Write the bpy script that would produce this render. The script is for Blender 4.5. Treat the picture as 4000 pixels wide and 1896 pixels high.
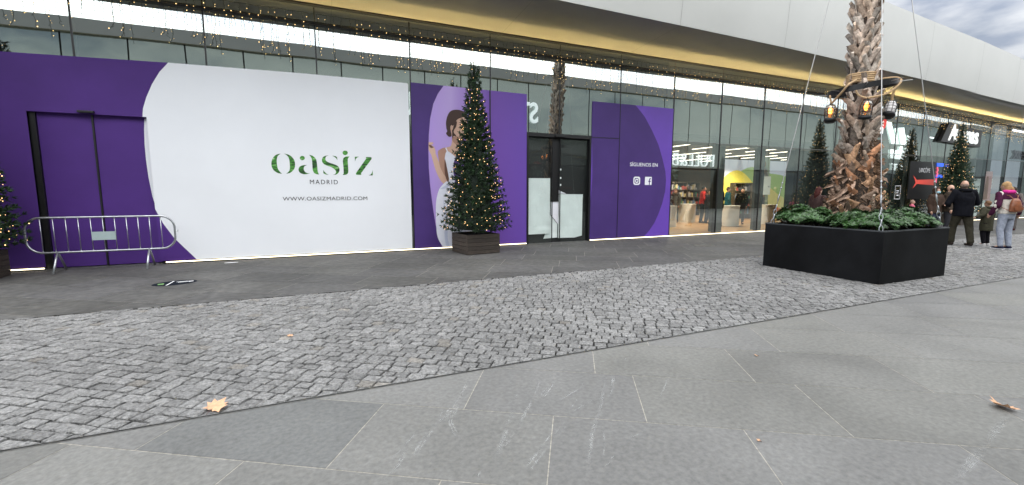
import bpy, bmesh, math, random
from mathutils import Vector, Matrix, noise
for o in list(bpy.data.objects): bpy.data.objects.remove(o)
S=bpy.context.scene; COL=S.collection; R=math.radians; PI=math.pi
random.seed(7)
# ---------------- camera, sky, sun, exposure
CAM=Vector((0,-11.11,1.5))
cd=bpy.data.cameras.new('camera'); cd.lens=36*1700/4000; cd.sensor_width=36; cd.sensor_fit='HORIZONTAL'
cd.clip_start=.05; cd.clip_end=1500
cam=bpy.data.objects.new('camera',cd); COL.objects.link(cam); cam.location=CAM
cam.rotation_euler=(R(90-6.71),0,R(-23.387)); S.camera=cam
S.render.resolution_x=1024; S.render.resolution_y=485
S.render.engine='CYCLES'
try:
    S.cycles.max_bounces=10; S.cycles.transparent_max_bounces=16; S.cycles.glossy_bounces=6; S.cycles.use_denoising=True
    S.cycles.sample_clamp_indirect=4.0
except Exception: pass
S.view_settings.view_transform='Standard'; S.view_settings.look='None'; S.view_settings.gamma=1
S.view_settings.exposure=0.42
SUN_EL,SUN_AZ=62.0,190.0   # azimuth measured clockwise from +Y; sun stands behind the camera, veiled by cloud
W=bpy.data.worlds.new('World'); S.world=W; W.use_nodes=True
nt=W.node_tree; nt.nodes.clear(); N=nt.nodes.new; Lk=nt.links.new
wo=N('ShaderNodeOutputWorld'); bg=N('ShaderNodeBackground'); bg.inputs[1].default_value=.1
sky=N('ShaderNodeTexSky'); sky.sky_type='NISHITA'; sky.sun_disc=False; sky.sun_elevation=R(SUN_EL); sky.sun_rotation=R(SUN_AZ)
sky.air_density=1.2; sky.dust_density=2.5
tc=N('ShaderNodeTexCoord'); mp=N('ShaderNodeMapping'); mp.inputs['Scale'].default_value=(1.6,1.6,4.5)
n1=N('ShaderNodeTexNoise'); n1.inputs['Scale'].default_value=1.7; n1.inputs['Detail'].default_value=7; n1.inputs['Roughness'].default_value=.55
rp=N('ShaderNodeValToRGB'); rp.color_ramp.elements[0].position=.40; rp.color_ramp.elements[1].position=.60
cl=N('ShaderNodeMixRGB'); cl.inputs[1].default_value=(5.8,6.5,8.0,1); cl.inputs[2].default_value=(15.5,15.5,15.4,1)
n2=N('ShaderNodeTexNoise'); n2.inputs['Scale'].default_value=3.1; n2.inputs['Detail'].default_value=6
mx=N('ShaderNodeMixRGB'); mr=N('ShaderNodeMapRange'); mr.inputs[3].default_value=.72; mr.inputs[4].default_value=1
Lk(tc.outputs['Generated'],mp.inputs[0]); Lk(mp.outputs[0],n1.inputs['Vector']); Lk(mp.outputs[0],n2.inputs['Vector'])
cm=N('ShaderNodeMapRange'); cm.inputs[1].default_value=.34; cm.inputs[2].default_value=.54; Lk(n2.outputs[0],cm.inputs[0])
Lk(n1.outputs[0],rp.inputs[0]); Lk(cm.outputs[0],cl.inputs[0]); Lk(rp.outputs[0],mr.inputs[0])
Lk(mr.outputs[0],mx.inputs[0]); Lk(sky.outputs[0],mx.inputs[1]); Lk(cl.outputs[0],mx.inputs[2])
dn=N('ShaderNodeVectorMath'); dn.operation='DOT_PRODUCT'; dn.inputs[1].default_value=(-.25,-.62,.74)
dm=N('ShaderNodeMapRange'); dm.inputs[1].default_value=-.35; dm.inputs[2].default_value=.95; dm.inputs[3].default_value=.50; dm.inputs[4].default_value=2.4
sc=N('ShaderNodeVectorMath'); sc.operation='SCALE'   # the cloud deck is brighter around the veiled sun
Lk(tc.outputs['Generated'],dn.inputs[0]); Lk(dn.outputs['Value'],dm.inputs[0]); Lk(mx.outputs[0],sc.inputs[0]); Lk(dm.outputs[0],sc.inputs['Scale'])
Lk(sc.outputs[0],bg.inputs[0]); Lk(bg.outputs[0],wo.inputs[0])
sd=bpy.data.lights.new('sun','SUN'); sd.energy=.6; sd.angle=R(35); sd.color=(1,.96,.9)
so=bpy.data.objects.new('sun',sd); COL.objects.link(so)
so.rotation_euler=(R(90-SUN_EL),0,R(180-SUN_AZ)); so.location=(0,-30,40)

# ---------------- materials
def new_mat(name):
    m=bpy.data.materials.new(name); m.use_nodes=True; return m,m.node_tree,m.node_tree.nodes['Principled BSDF']
def PR(name,col,rough=.6,metal=0,noise_=None,bump=None,spec=.5,coord='Object',attr=None,coat=0,col2=None,stretch=None,big=None):
    """noise_=(scale, amount 0..1); bump=(scale,strength,distance); attr: colour attribute multiplied in"""
    m,nt,b=new_mat(name); L=nt.links.new
    b.inputs['Base Color'].default_value=(*col,1); b.inputs['Roughness'].default_value=rough
    b.inputs['Metallic'].default_value=metal; b.inputs['Specular IOR Level'].default_value=spec
    if coat: b.inputs['Coat Weight'].default_value=coat
    tc=nt.nodes.new('ShaderNodeTexCoord'); vec=tc.outputs[coord]
    if stretch:
        mp=nt.nodes.new('ShaderNodeMapping'); mp.inputs['Scale'].default_value=stretch; L(vec,mp.inputs[0]); vec=mp.outputs[0]
    cur=None
    if noise_:
        n=nt.nodes.new('ShaderNodeTexNoise'); n.inputs['Scale'].default_value=noise_[0]; n.inputs['Detail'].default_value=6; n.inputs['Roughness'].default_value=.6
        L(vec,n.inputs['Vector']); x=nt.nodes.new('ShaderNodeMixRGB')
        r=nt.nodes.new('ShaderNodeMapRange'); r.inputs[1].default_value=.3; r.inputs[2].default_value=.7; L(n.outputs[0],r.inputs[0]); L(r.outputs[0],x.inputs[0])
        a=noise_[1]; c2=col2 or tuple(min(1,c*(1+a)) for c in col)
        x.inputs[1].default_value=(*(c*(1-a) if not col2 else c for c in col),1); x.inputs[2].default_value=(*c2,1)
        cur=x.outputs[0]
    if attr:
        at=nt.nodes.new('ShaderNodeAttribute'); at.attribute_name=attr; x=nt.nodes.new('ShaderNodeMixRGB'); x.blend_type='MULTIPLY'; x.inputs[0].default_value=1
        if cur: L(cur,x.inputs[1])
        else: x.inputs[1].default_value=(*col,1)
        L(at.outputs['Color'],x.inputs[2]); cur=x.outputs[0]
    if big:   # broad stains and wear
        n=nt.nodes.new('ShaderNodeTexNoise'); n.inputs['Scale'].default_value=big[0]; n.inputs['Detail'].default_value=4; n.inputs['Distortion'].default_value=.6; L(tc.outputs[coord],n.inputs['Vector'])
        r=nt.nodes.new('ShaderNodeMapRange'); r.inputs[1].default_value=.32; r.inputs[2].default_value=.68; r.inputs[3].default_value=1-big[1]; r.inputs[4].default_value=1+big[1]; L(n.outputs[0],r.inputs[0])
        x=nt.nodes.new('ShaderNodeMixRGB'); x.blend_type='MULTIPLY'; x.inputs[0].default_value=1
        if cur: L(cur,x.inputs[1])
        else: x.inputs[1].default_value=(*col,1)
        L(r.outputs[0],x.inputs[2]); cur=x.outputs[0]
    if cur: L(cur,b.inputs['Base Color'])
    if bump:
        n=nt.nodes.new('ShaderNodeTexNoise'); n.inputs['Scale'].default_value=bump[0]; n.inputs['Detail'].default_value=5; L(vec,n.inputs['Vector'])
        bp=nt.nodes.new('ShaderNodeBump'); bp.inputs['Strength'].default_value=bump[1]; bp.inputs['Distance'].default_value=bump[2] if len(bump)>2 else .01
        L(n.outputs[0],bp.inputs['Height']); L(bp.outputs[0],b.inputs['Normal'])
    return m
def EM(name,col,st,sample=True):
    m,nt,b=new_mat(name); b.inputs['Base Color'].default_value=(*col,1); b.inputs['Emission Color'].default_value=(*col,1)
    b.inputs['Emission Strength'].default_value=st
    if not sample: m.cycles.emission_sampling='NONE'
    return m
def GLASS(name,refl,tint,grazing=.5,rough=0.0):
    """coated shop glass: mirror-like share over a tinted see-through share"""
    m=bpy.data.materials.new(name); m.use_nodes=True; nt=m.node_tree; nt.nodes.clear(); L=nt.links.new
    o=nt.nodes.new('ShaderNodeOutputMaterial'); mix=nt.nodes.new('ShaderNodeMixShader'); g=nt.nodes.new('ShaderNodeBsdfGlossy'); t=nt.nodes.new('ShaderNodeBsdfTransparent')
    g.inputs['Roughness'].default_value=rough; g.inputs['Color'].default_value=(.88,.95,.92,1); t.inputs['Color'].default_value=(*tint,1)
    lw=nt.nodes.new('ShaderNodeLayerWeight'); lw.inputs[0].default_value=.5
    r=nt.nodes.new('ShaderNodeMapRange'); r.inputs[3].default_value=refl; r.inputs[4].default_value=grazing; L(lw.outputs['Facing'],r.inputs[0])
    L(r.outputs[0],mix.inputs[0]); L(t.outputs[0],mix.inputs[1]); L(g.outputs[0],mix.inputs[2]); L(mix.outputs[0],o.inputs[0])
    return m

# ---------------- mesh helpers
class MB:
    def __init__(s): s.v=[]; s.f=[]; s.c=[]; s.smooth=False; s.M=None; s.col=None
    def add(s,vs,fs,col=None):
        b=len(s.v)
        if s.M: vs=[s.M@Vector(v) for v in vs]
        s.v+= [tuple(v) for v in vs]; s.f+=[tuple(i+b for i in f) for f in fs]
        s.c+=[col or s.col or (1,1,1)]*len(fs); return s
    def box(s,x0,x1,y0,y1,z0,z1,col=None,bev=0):
        if bev:
            b=bev; xs=(x0,x1); ys=(y0,y1); zs=(z0,z1); bm=bmesh.new()
            bmesh.ops.create_cube(bm,size=1); 
            for v in bm.verts: v.co=Vector(((x0+x1)/2+v.co.x*(x1-x0),(y0+y1)/2+v.co.y*(y1-y0),(z0+z1)/2+v.co.z*(z1-z0)))
            bmesh.ops.bevel(bm,geom=bm.edges[:],offset=b,segments=2,affect='EDGES',profile=.5)
            bm.verts.ensure_lookup_table(); r=s.add([v.co.copy() for v in bm.verts],[[v.index for v in f.verts] for f in bm.faces],col); bm.free(); return r
        return s.add([(x0,y0,z0),(x1,y0,z0),(x1,y1,z0),(x0,y1,z0),(x0,y0,z1),(x1,y0,z1),(x1,y1,z1),(x0,y1,z1)],
            [(0,3,2,1),(4,5,6,7),(0,1,5,4),(1,2,6,5),(2,3,7,6),(3,0,4,7)],col)
    def quad(s,a,b,c,d,col=None): return s.add([a,b,c,d],[(0,1,2,3)],col)
    def tube(s,pts,r,n=8,cap=True,col=None,closed=False,flat=1):
        pts=[Vector(p) for p in pts]; rs=r if isinstance(r,(list,tuple)) else [r]*len(pts)
        vs=[];fs=[];m=len(pts); up=None
        for i,p in enumerate(pts):
            if closed: t=pts[(i+1)%m]-pts[i-1]
            else: t=(pts[min(i+1,m-1)]-pts[max(i-1,0)])
            t=t.normalized() if t.length>1e-9 else Vector((0,0,1))
            if up is None: up=Vector((0,0,1)) if abs(t.z)<.9 else Vector((0,1,0))
            a=t.cross(up); a=a.normalized() if a.length>1e-6 else t.orthogonal().normalized(); b=a.cross(t).normalized(); up=b
            for k in range(n):
                w=2*PI*k/n; vs.append(p+a*math.cos(w)*rs[i]+b*math.sin(w)*rs[i]*flat)
        for i in range(m if closed else m-1):
            j=(i+1)%m
            for k in range(n): fs.append((i*n+k,i*n+(k+1)%n,j*n+(k+1)%n,j*n+k))
        if cap and not closed: fs.append(tuple(range(n-1,-1,-1))); fs.append(tuple((m-1)*n+k for k in range(n)))
        return s.add(vs,fs,col)
    def sph(s,c,r,seg=10,ring=7,col=None,sc=(1,1,1)):
        vs=[];fs=[]; c=Vector(c)
        vs.append(c+Vector((0,0,r*sc[2])))
        for i in range(1,ring):
            a=PI*i/ring
            for k in range(seg):
                w=2*PI*k/seg; vs.append(c+Vector((math.sin(a)*math.cos(w)*r*sc[0],math.sin(a)*math.sin(w)*r*sc[1],math.cos(a)*r*sc[2])))
        vs.append(c-Vector((0,0,r*sc[2]))); e=len(vs)-1
        for k in range(seg):
            fs.append((0,1+k,1+(k+1)%seg)); fs.append((e,e-seg+(k+1)%seg,e-seg+k))
            for i in range(ring-2):
                a=1+i*seg; fs.append((a+k,a+seg+k,a+seg+(k+1)%seg,a+(k+1)%seg))
        return s.add(vs,fs,col)
    def lathe(s,prof,c=(0,0,0),n=16,col=None):
        vs=[];fs=[]
        for r,z in prof:
            for k in range(n): w=2*PI*k/n; vs.append((c[0]+r*math.cos(w),c[1]+r*math.sin(w),c[2]+z))
        for i in range(len(prof)-1):
            for k in range(n): fs.append((i*n+k,i*n+(k+1)%n,(i+1)*n+(k+1)%n,(i+1)*n+k))
        fs.append(tuple(range(n-1,-1,-1))); fs.append(tuple((len(prof)-1)*n+k for k in range(n)))
        return s.add(vs,fs,col)
    def poly_xz(s,pts,y,t=0,col=None):
        """flat polygon in the facade plane, front face towards -Y; t>0 gives it thickness backwards"""
        bm=bmesh.new(); vs=[bm.verts.new((x,y,z)) for x,z in pts]
        f=bm.faces.new(vs); f.normal_update(); bmesh.ops.triangulate(bm,faces=[f]); bm.verts.index_update()
        n=len(s.v); r=s.add([v.co.copy() for v in bm.verts],[[v.index for v in q.verts] for q in bm.faces],col); bm.free()
        return r
    def build(s,name,mat,parent=None,smooth=None,loc=None):
        me=bpy.data.meshes.new(name); me.from_pydata(s.v,[],s.f); me.update()
        if any(c!=(1,1,1) for c in s.c):
            ca=me.color_attributes.new('tone','FLOAT_COLOR','CORNER'); d=ca.data
            buf=[]
            for p in me.polygons:
                c=s.c[p.index]
                for _ in p.loop_indices: buf+=[c[0],c[1],c[2],1]
            d.foreach_set('color',buf)
        if smooth if smooth is not None else s.smooth: me.polygons.foreach_set('use_smooth',[True]*len(me.polygons))
        me.materials.append(mat)
        o=bpy.data.objects.new(name,me); COL.objects.link(o)
        if parent: o.parent=parent
        if loc: o.location=loc
        return o
def tag(o,label=None,cat=None,group=None,kind=None):
    if label: o['label']=label
    if cat: o['category']=cat
    if group: o['group']=group
    if kind: o['kind']=kind
    return o
def root(name,label,cat,loc=(0,0,0),rz=0,group=None):
    o=bpy.data.objects.new(name,None); COL.objects.link(o); o.location=loc; o.rotation_euler=(0,0,rz); o.empty_display_size=.2
    return tag(o,label,cat,group)
def dup(r,loc,rz=0,label=None,group=None,scale=None):
    c=r.copy(); COL.objects.link(c); c.location=loc; c.rotation_euler=(0,0,rz)
    if scale: c.scale=scale
    if label: c['label']=label
    if group: c['group']=group
    for ch in list(r.children):
        d=ch.copy(); COL.objects.link(d); d.parent=c
        for g in list(ch.children):
            e=g.copy(); COL.objects.link(e); e.parent=d
    return c
def struct(name,mb,mat,**k):
    return tag(mb.build(name,mat,**k),kind='structure')
def text_mesh(txt,x0,x1,z0,z1,y,mat,name,parent=None,bold=0,depth=.002,mirror=False,shear=0,space=1,local=False):
    """lettering fitted into a box of the facade plane; mirror=True faces +Y"""
    c=bpy.data.curves.new(name,'FONT'); c.body=txt; c.offset=bold; c.extrude=.001; c.space_character=space; c.shear=shear; c.resolution_u=4
    o=bpy.data.objects.new(name,c); COL.objects.link(o); dg=bpy.context.evaluated_depsgraph_get(); dg.update()
    me=bpy.data.meshes.new_from_object(o.evaluated_get(dg)); bpy.data.objects.remove(o); me.name=name
    xs=[v.co.x for v in me.vertices]; ys=[v.co.y for v in me.vertices]; zs=[v.co.z for v in me.vertices]
    a,b,e,f=min(xs),max(xs),min(ys),max(ys); g=min(zs); h=max(max(zs)-g,1e-6)
    for v in me.vertices:
        u=(v.co.x-a)/(b-a); w=(v.co.y-e)/(f-e); d=(v.co.z-g)/h*depth
        if mirror: v.co=Vector((x1-u*(x1-x0),y+d,z0+w*(z1-z0)))
        else: v.co=Vector((x0+u*(x1-x0),y-d,z0+w*(z1-z0)))
    me.materials.clear(); me.materials.append(mat)
    ob=bpy.data.objects.new(name,me); COL.objects.link(ob)
    if parent: ob.parent=parent
    return ob

# palette
M=dict(
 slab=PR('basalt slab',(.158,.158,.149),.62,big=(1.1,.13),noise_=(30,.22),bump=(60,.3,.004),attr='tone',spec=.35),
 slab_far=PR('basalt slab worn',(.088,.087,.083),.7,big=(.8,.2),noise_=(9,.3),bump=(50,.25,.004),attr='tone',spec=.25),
 sett=PR('granite sett',(.212,.211,.203),.8,big=(.9,.13),noise_=(34,.45),bump=(42,1.0,.03),attr='tone',spec=.3),
 joint=PR('sand joint',(.34,.32,.275),.9,noise_=(30,.4)),
 soil=PR('dark bedding sand',(.02,.019,.017),.95,noise_=(20,.4)),
 steel_trim=PR('edging steel',(.30,.30,.29),.4,.8,noise_=(8,.3)),
 black=PR('black frame',(.008,.008,.009),.4), 
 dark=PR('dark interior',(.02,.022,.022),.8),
 fascia=PR('fascia panel',(.385,.39,.37),.45,noise_=(.6,.04),spec=.4),
 soffit=PR('soffit panel',(.22,.215,.20),.38,.25,noise_=(1.2,.08),spec=.5),
 seam=PR('panel seam',(.16,.16,.15),.7),
 white_v=PR('white vinyl',(.76,.78,.81),.55,big=(.35,.02),noise_=(.5,.03),bump=(1.3,.12,.01)),
 purple_dk=PR('dark purple vinyl',(.066,.024,.175),.6,noise_=(.9,.12),bump=(1.5,.1,.01),spec=.25),
 purple_dk2=PR('deep violet vinyl',(.062,.031,.165),.55,spec=.3,noise_=(.9,.12)),
 purple_br=PR('bright violet vinyl',(.135,.055,.42),.5,noise_=(.9,.1)),
 ink=PR('black ink',(.01,.01,.012),.6), white=PR('white ink',(.85,.86,.88),.5),
 led=EM('warm white led',(1,.86,.6),3), gold_led=EM('golden led',(1,.72,.28),62),
 bulb=EM('fairy bulb',(1,.66,.26),3.7,False), bulb_o=EM('amber bulb',(1,.60,.26),2.7,False),
 wire=PR('dark green wire',(.02,.024,.02),.5), 
 galv=PR('galvanised steel',(.45,.47,.49),.33,.9,noise_=(12,.2)),
 plate=PR('grey sign plate',(.34,.42,.42),.5,noise_=(5,.1)),
 wood_dk=PR('dark stained timber',(.045,.034,.026),.7,noise_=(7,.5),bump=(40,.4,.01),attr='tone',stretch=(1,1,8)),
 planter=PR('black powder coat',(.0065,.007,.008),.6,big=(1.7,.3),noise_=(2.5,.35),bump=(8,.05,.01),spec=.12),
 rim=PR('planter rim',(.05,.055,.06),.4),
 needle=PR('artificial fir',(.022,.050,.020),.6,noise_=(6,.4),attr='tone'),
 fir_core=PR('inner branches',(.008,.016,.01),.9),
 leaf=PR('glossy leaf',(.032,.082,.022),.42,noise_=(5,.4),attr='tone'),
 palm=PR('palm leaf base',(.34,.29,.245),.9,noise_=(17,.55),bump=(55,.8,.012),spec=.1,attr='tone'),
 palm_core=PR('palm fibre',(.045,.032,.024),.95,noise_=(25,.6),bump=(50,1,.02)),
 frond=PR('palm frond',(.05,.10,.03),.5),
 rope=PR('hemp rope',(.42,.29,.16),.9,noise_=(60,.3),bump=(120,.8,.006)),
 iron=PR('black iron',(.010,.010,.011),.45,.3),
 cable=PR('steel cable',(.36,.36,.35),.35,.9),
 amber=EM('amber filament glow',(1,.33,.05),5), 
 paper=PR('white paper',(.78,.85,.83),.8,noise_=(2,.06),bump=(3.5,.5,.03)),
 paper2=PR('cardboard tube paper',(.80,.80,.86),.8,noise_=(2,.05)),
 cardboard=PR('cardboard',(.33,.20,.11),.8),
 dryleaf=PR('dry plane leaf',(.58,.34,.20),.7,noise_=(30,.25),bump=(40,.5,.004)),
 leaf_dk=PR('dry leaf underside',(.10,.04,.03),.8),
 floor_wood=PR('oak shop floor',(.42,.25,.12),.35,noise_=(2,.2),stretch=(1,6,1)),
 shopwall=PR('taupe wall',(.20,.17,.13),.7,noise_=(1,.08)), shopceil=PR('brown ceiling',(.045,.036,.027),.8),
 blind=PR('bulkhead',(.17,.145,.115),.7,noise_=(.8,.1)),
 counter=PR('white counter',(.78,.77,.72),.3),
 column=PR('column',(.33,.36,.35),.5,noise_=(1,.08)),
)
M['strip']=EM('ceiling strip light',(1,.90,.74),3.6)
M['glass']=GLASS('coated facade glass',.24,(.88,.92,.88),.50); M['glass_up']=GLASS('upper facade glass',.52,(.70,.74,.70),.72)
M['glass_clear']=GLASS('entrance door glass',.05,(.95,.97,.96),.35)
M['opp_glass']=None
M['lamp_glass']=GLASS('lantern glass',.10,(.95,.82,.72),.6); M['frost']=PR('frosted lamp glass',(.75,.73,.72),.25)
# outlines of the printed lettering and picture, metres on the facade plane (x, z)
LOGO=[[(-0.817, 2.33), (-0.837, 2.329), (-0.865, 2.324), (-0.894, 2.312), (-0.923, 2.293), (-0.95, 2.266), (-0.974, 2.233), (-0.992, 2.194), (-1.005, 2.153), (-1.011, 2.116), (-1.011, 2.079), (-1.007, 2.042), (-0.996, 2.006), (-0.978, 1.972), (-0.953, 1.943), (-0.922, 1.919), (-0.888, 1.902), (-0.846, 1.893), (-0.812, 1.89), (-0.828, 1.906), (-0.849, 1.929), (-0.867, 1.956), (-0.884, 1.987), (-0.893, 2.016), (-0.899, 2.05), (-0.902, 2.103), (-0.903, 2.156), (-0.9, 2.197), (-0.894, 2.23), (-0.886, 2.259), (-0.872, 2.284), (-0.843, 2.31)], [(-0.75, 2.336), (-0.716, 2.331), (-0.673, 2.322), (-0.639, 2.305), (-0.608, 2.282), (-0.582, 2.252), (-0.562, 2.219), (-0.548, 2.183), (-0.54, 2.144), (-0.539, 2.101), (-0.544, 2.058), (-0.554, 2.024), (-0.569, 1.993), (-0.591, 1.964), (-0.616, 1.938), (-0.64, 1.919), (-0.667, 1.905), (-0.703, 1.896), (-0.733, 1.891), (-0.716, 1.903), (-0.695, 1.921), (-0.675, 1.942), (-0.658, 1.97), (-0.651, 2.004), (-0.647, 2.045), (-0.646, 2.098), (-0.647, 2.152), (-0.65, 2.198), (-0.658, 2.237), (-0.673, 2.272), (-0.694, 2.3), (-0.724, 2.322)], [(-0.334, 2.25), (-0.338, 2.235), (-0.346, 2.221), (-0.358, 2.21), (-0.372, 2.203), (-0.388, 2.2), (-0.404, 2.202), (-0.418, 2.208), (-0.429, 2.219), (-0.436, 2.232), (-0.437, 2.247), (-0.434, 2.262), (-0.426, 2.276), (-0.414, 2.287), (-0.399, 2.294), (-0.383, 2.297), (-0.368, 2.295), (-0.354, 2.289), (-0.343, 2.278), (-0.336, 2.265)], [(-0.297, 2.093), (-0.325, 2.094), (-0.362, 2.093), (-0.399, 2.082), (-0.433, 2.066), (-0.455, 2.046), (-0.47, 2.022), (-0.476, 1.995), (-0.475, 1.968), (-0.467, 1.942), (-0.45, 1.919), (-0.424, 1.902), (-0.392, 1.891), (-0.357, 1.887), (-0.323, 1.889), (-0.295, 1.894), (-0.272, 1.901), (-0.253, 1.908), (-0.241, 1.914), (-0.264, 1.911), (-0.291, 1.911), (-0.315, 1.919), (-0.335, 1.932), (-0.352, 1.952), (-0.363, 1.975), (-0.368, 2.0), (-0.368, 2.024), (-0.361, 2.047), (-0.348, 2.068), (-0.322, 2.083)], [(-0.238, 2.328), (-0.208, 2.32), (-0.172, 2.306), (-0.145, 2.287), (-0.123, 2.264), (-0.107, 2.239), (-0.096, 2.21), (-0.09, 2.174), (-0.087, 2.134), (-0.085, 2.092), (-0.083, 2.046), (-0.082, 1.995), (-0.078, 1.948), (-0.066, 1.91), (-0.055, 1.885), (-0.08, 1.887), (-0.111, 1.892), (-0.138, 1.905), (-0.16, 1.924), (-0.174, 1.954), (-0.182, 1.99), (-0.185, 2.031), (-0.185, 2.077), (-0.185, 2.127), (-0.186, 2.175), (-0.188, 2.214), (-0.194, 2.251), (-0.217, 2.294)], [(0.171, 2.328), (0.14, 2.323), (0.103, 2.315), (0.074, 2.303), (0.05, 2.286), (0.034, 2.262), (0.025, 2.236), (0.02, 2.208), (0.023, 2.181), (0.034, 2.155), (0.054, 2.132), (0.08, 2.112), (0.114, 2.095), (0.159, 2.079), (0.205, 2.064), (0.239, 2.046), (0.266, 2.026), (0.289, 2.002), (0.306, 1.977), (0.312, 1.954), (0.309, 1.932), (0.298, 1.912), (0.281, 1.896), (0.257, 1.887), (0.237, 1.883), (0.266, 1.883), (0.302, 1.887), (0.331, 1.901), (0.356, 1.922), (0.375, 1.949), (0.387, 1.978), (0.391, 2.006), (0.387, 2.034), (0.374, 2.063), (0.353, 2.089), (0.326, 2.107), (0.291, 2.121), (0.246, 2.137), (0.199, 2.152), (0.16, 2.167), (0.128, 2.183), (0.108, 2.204), (0.097, 2.227), (0.096, 2.252), (0.101, 2.276), (0.11, 2.293), (0.123, 2.307), (0.148, 2.319)], [(0.243, 2.322), (0.31, 2.316), (0.349, 2.291), (0.353, 2.217), (0.339, 2.25), (0.319, 2.272), (0.289, 2.301)], [(0.04, 1.994), (0.051, 1.966), (0.075, 1.934), (0.11, 1.901), (0.15, 1.879), (0.083, 1.89), (0.038, 1.917)], [(0.588, 2.399), (0.584, 2.383), (0.576, 2.367), (0.562, 2.355), (0.546, 2.347), (0.528, 2.344), (0.511, 2.346), (0.495, 2.353), (0.483, 2.364), (0.475, 2.379), (0.473, 2.395), (0.477, 2.412), (0.485, 2.427), (0.499, 2.44), (0.515, 2.448), (0.533, 2.451), (0.55, 2.449), (0.566, 2.442), (0.578, 2.431), (0.586, 2.416)], [(0.625, 2.32), (0.592, 2.318), (0.552, 2.312), (0.522, 2.3), (0.498, 2.283), (0.483, 2.263), (0.475, 2.237), (0.471, 2.202), (0.472, 2.159), (0.475, 2.11), (0.478, 2.058), (0.479, 2.005), (0.479, 1.957), (0.477, 1.927), (0.472, 1.907), (0.461, 1.892), (0.451, 1.884), (0.48, 1.884), (0.513, 1.887), (0.538, 1.895), (0.557, 1.908), (0.571, 1.922), (0.58, 1.948), (0.583, 1.998), (0.582, 2.061), (0.581, 2.131), (0.579, 2.195), (0.579, 2.234), (0.584, 2.263), (0.605, 2.296)], [(0.99, 2.314), (1.106, 2.314), (1.123, 2.301), (1.116, 2.267), (0.866, 1.93), (0.872, 1.887), (0.756, 1.892), (0.746, 1.911), (0.754, 1.934), (0.994, 2.275)], [(0.74, 2.312), (0.837, 2.318), (0.793, 2.299), (0.759, 2.262), (0.741, 2.2)], [(1.134, 2.009), (1.133, 1.888), (1.119, 1.88), (1.03, 1.882), (1.08, 1.899), (1.115, 1.94)]]
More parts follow.
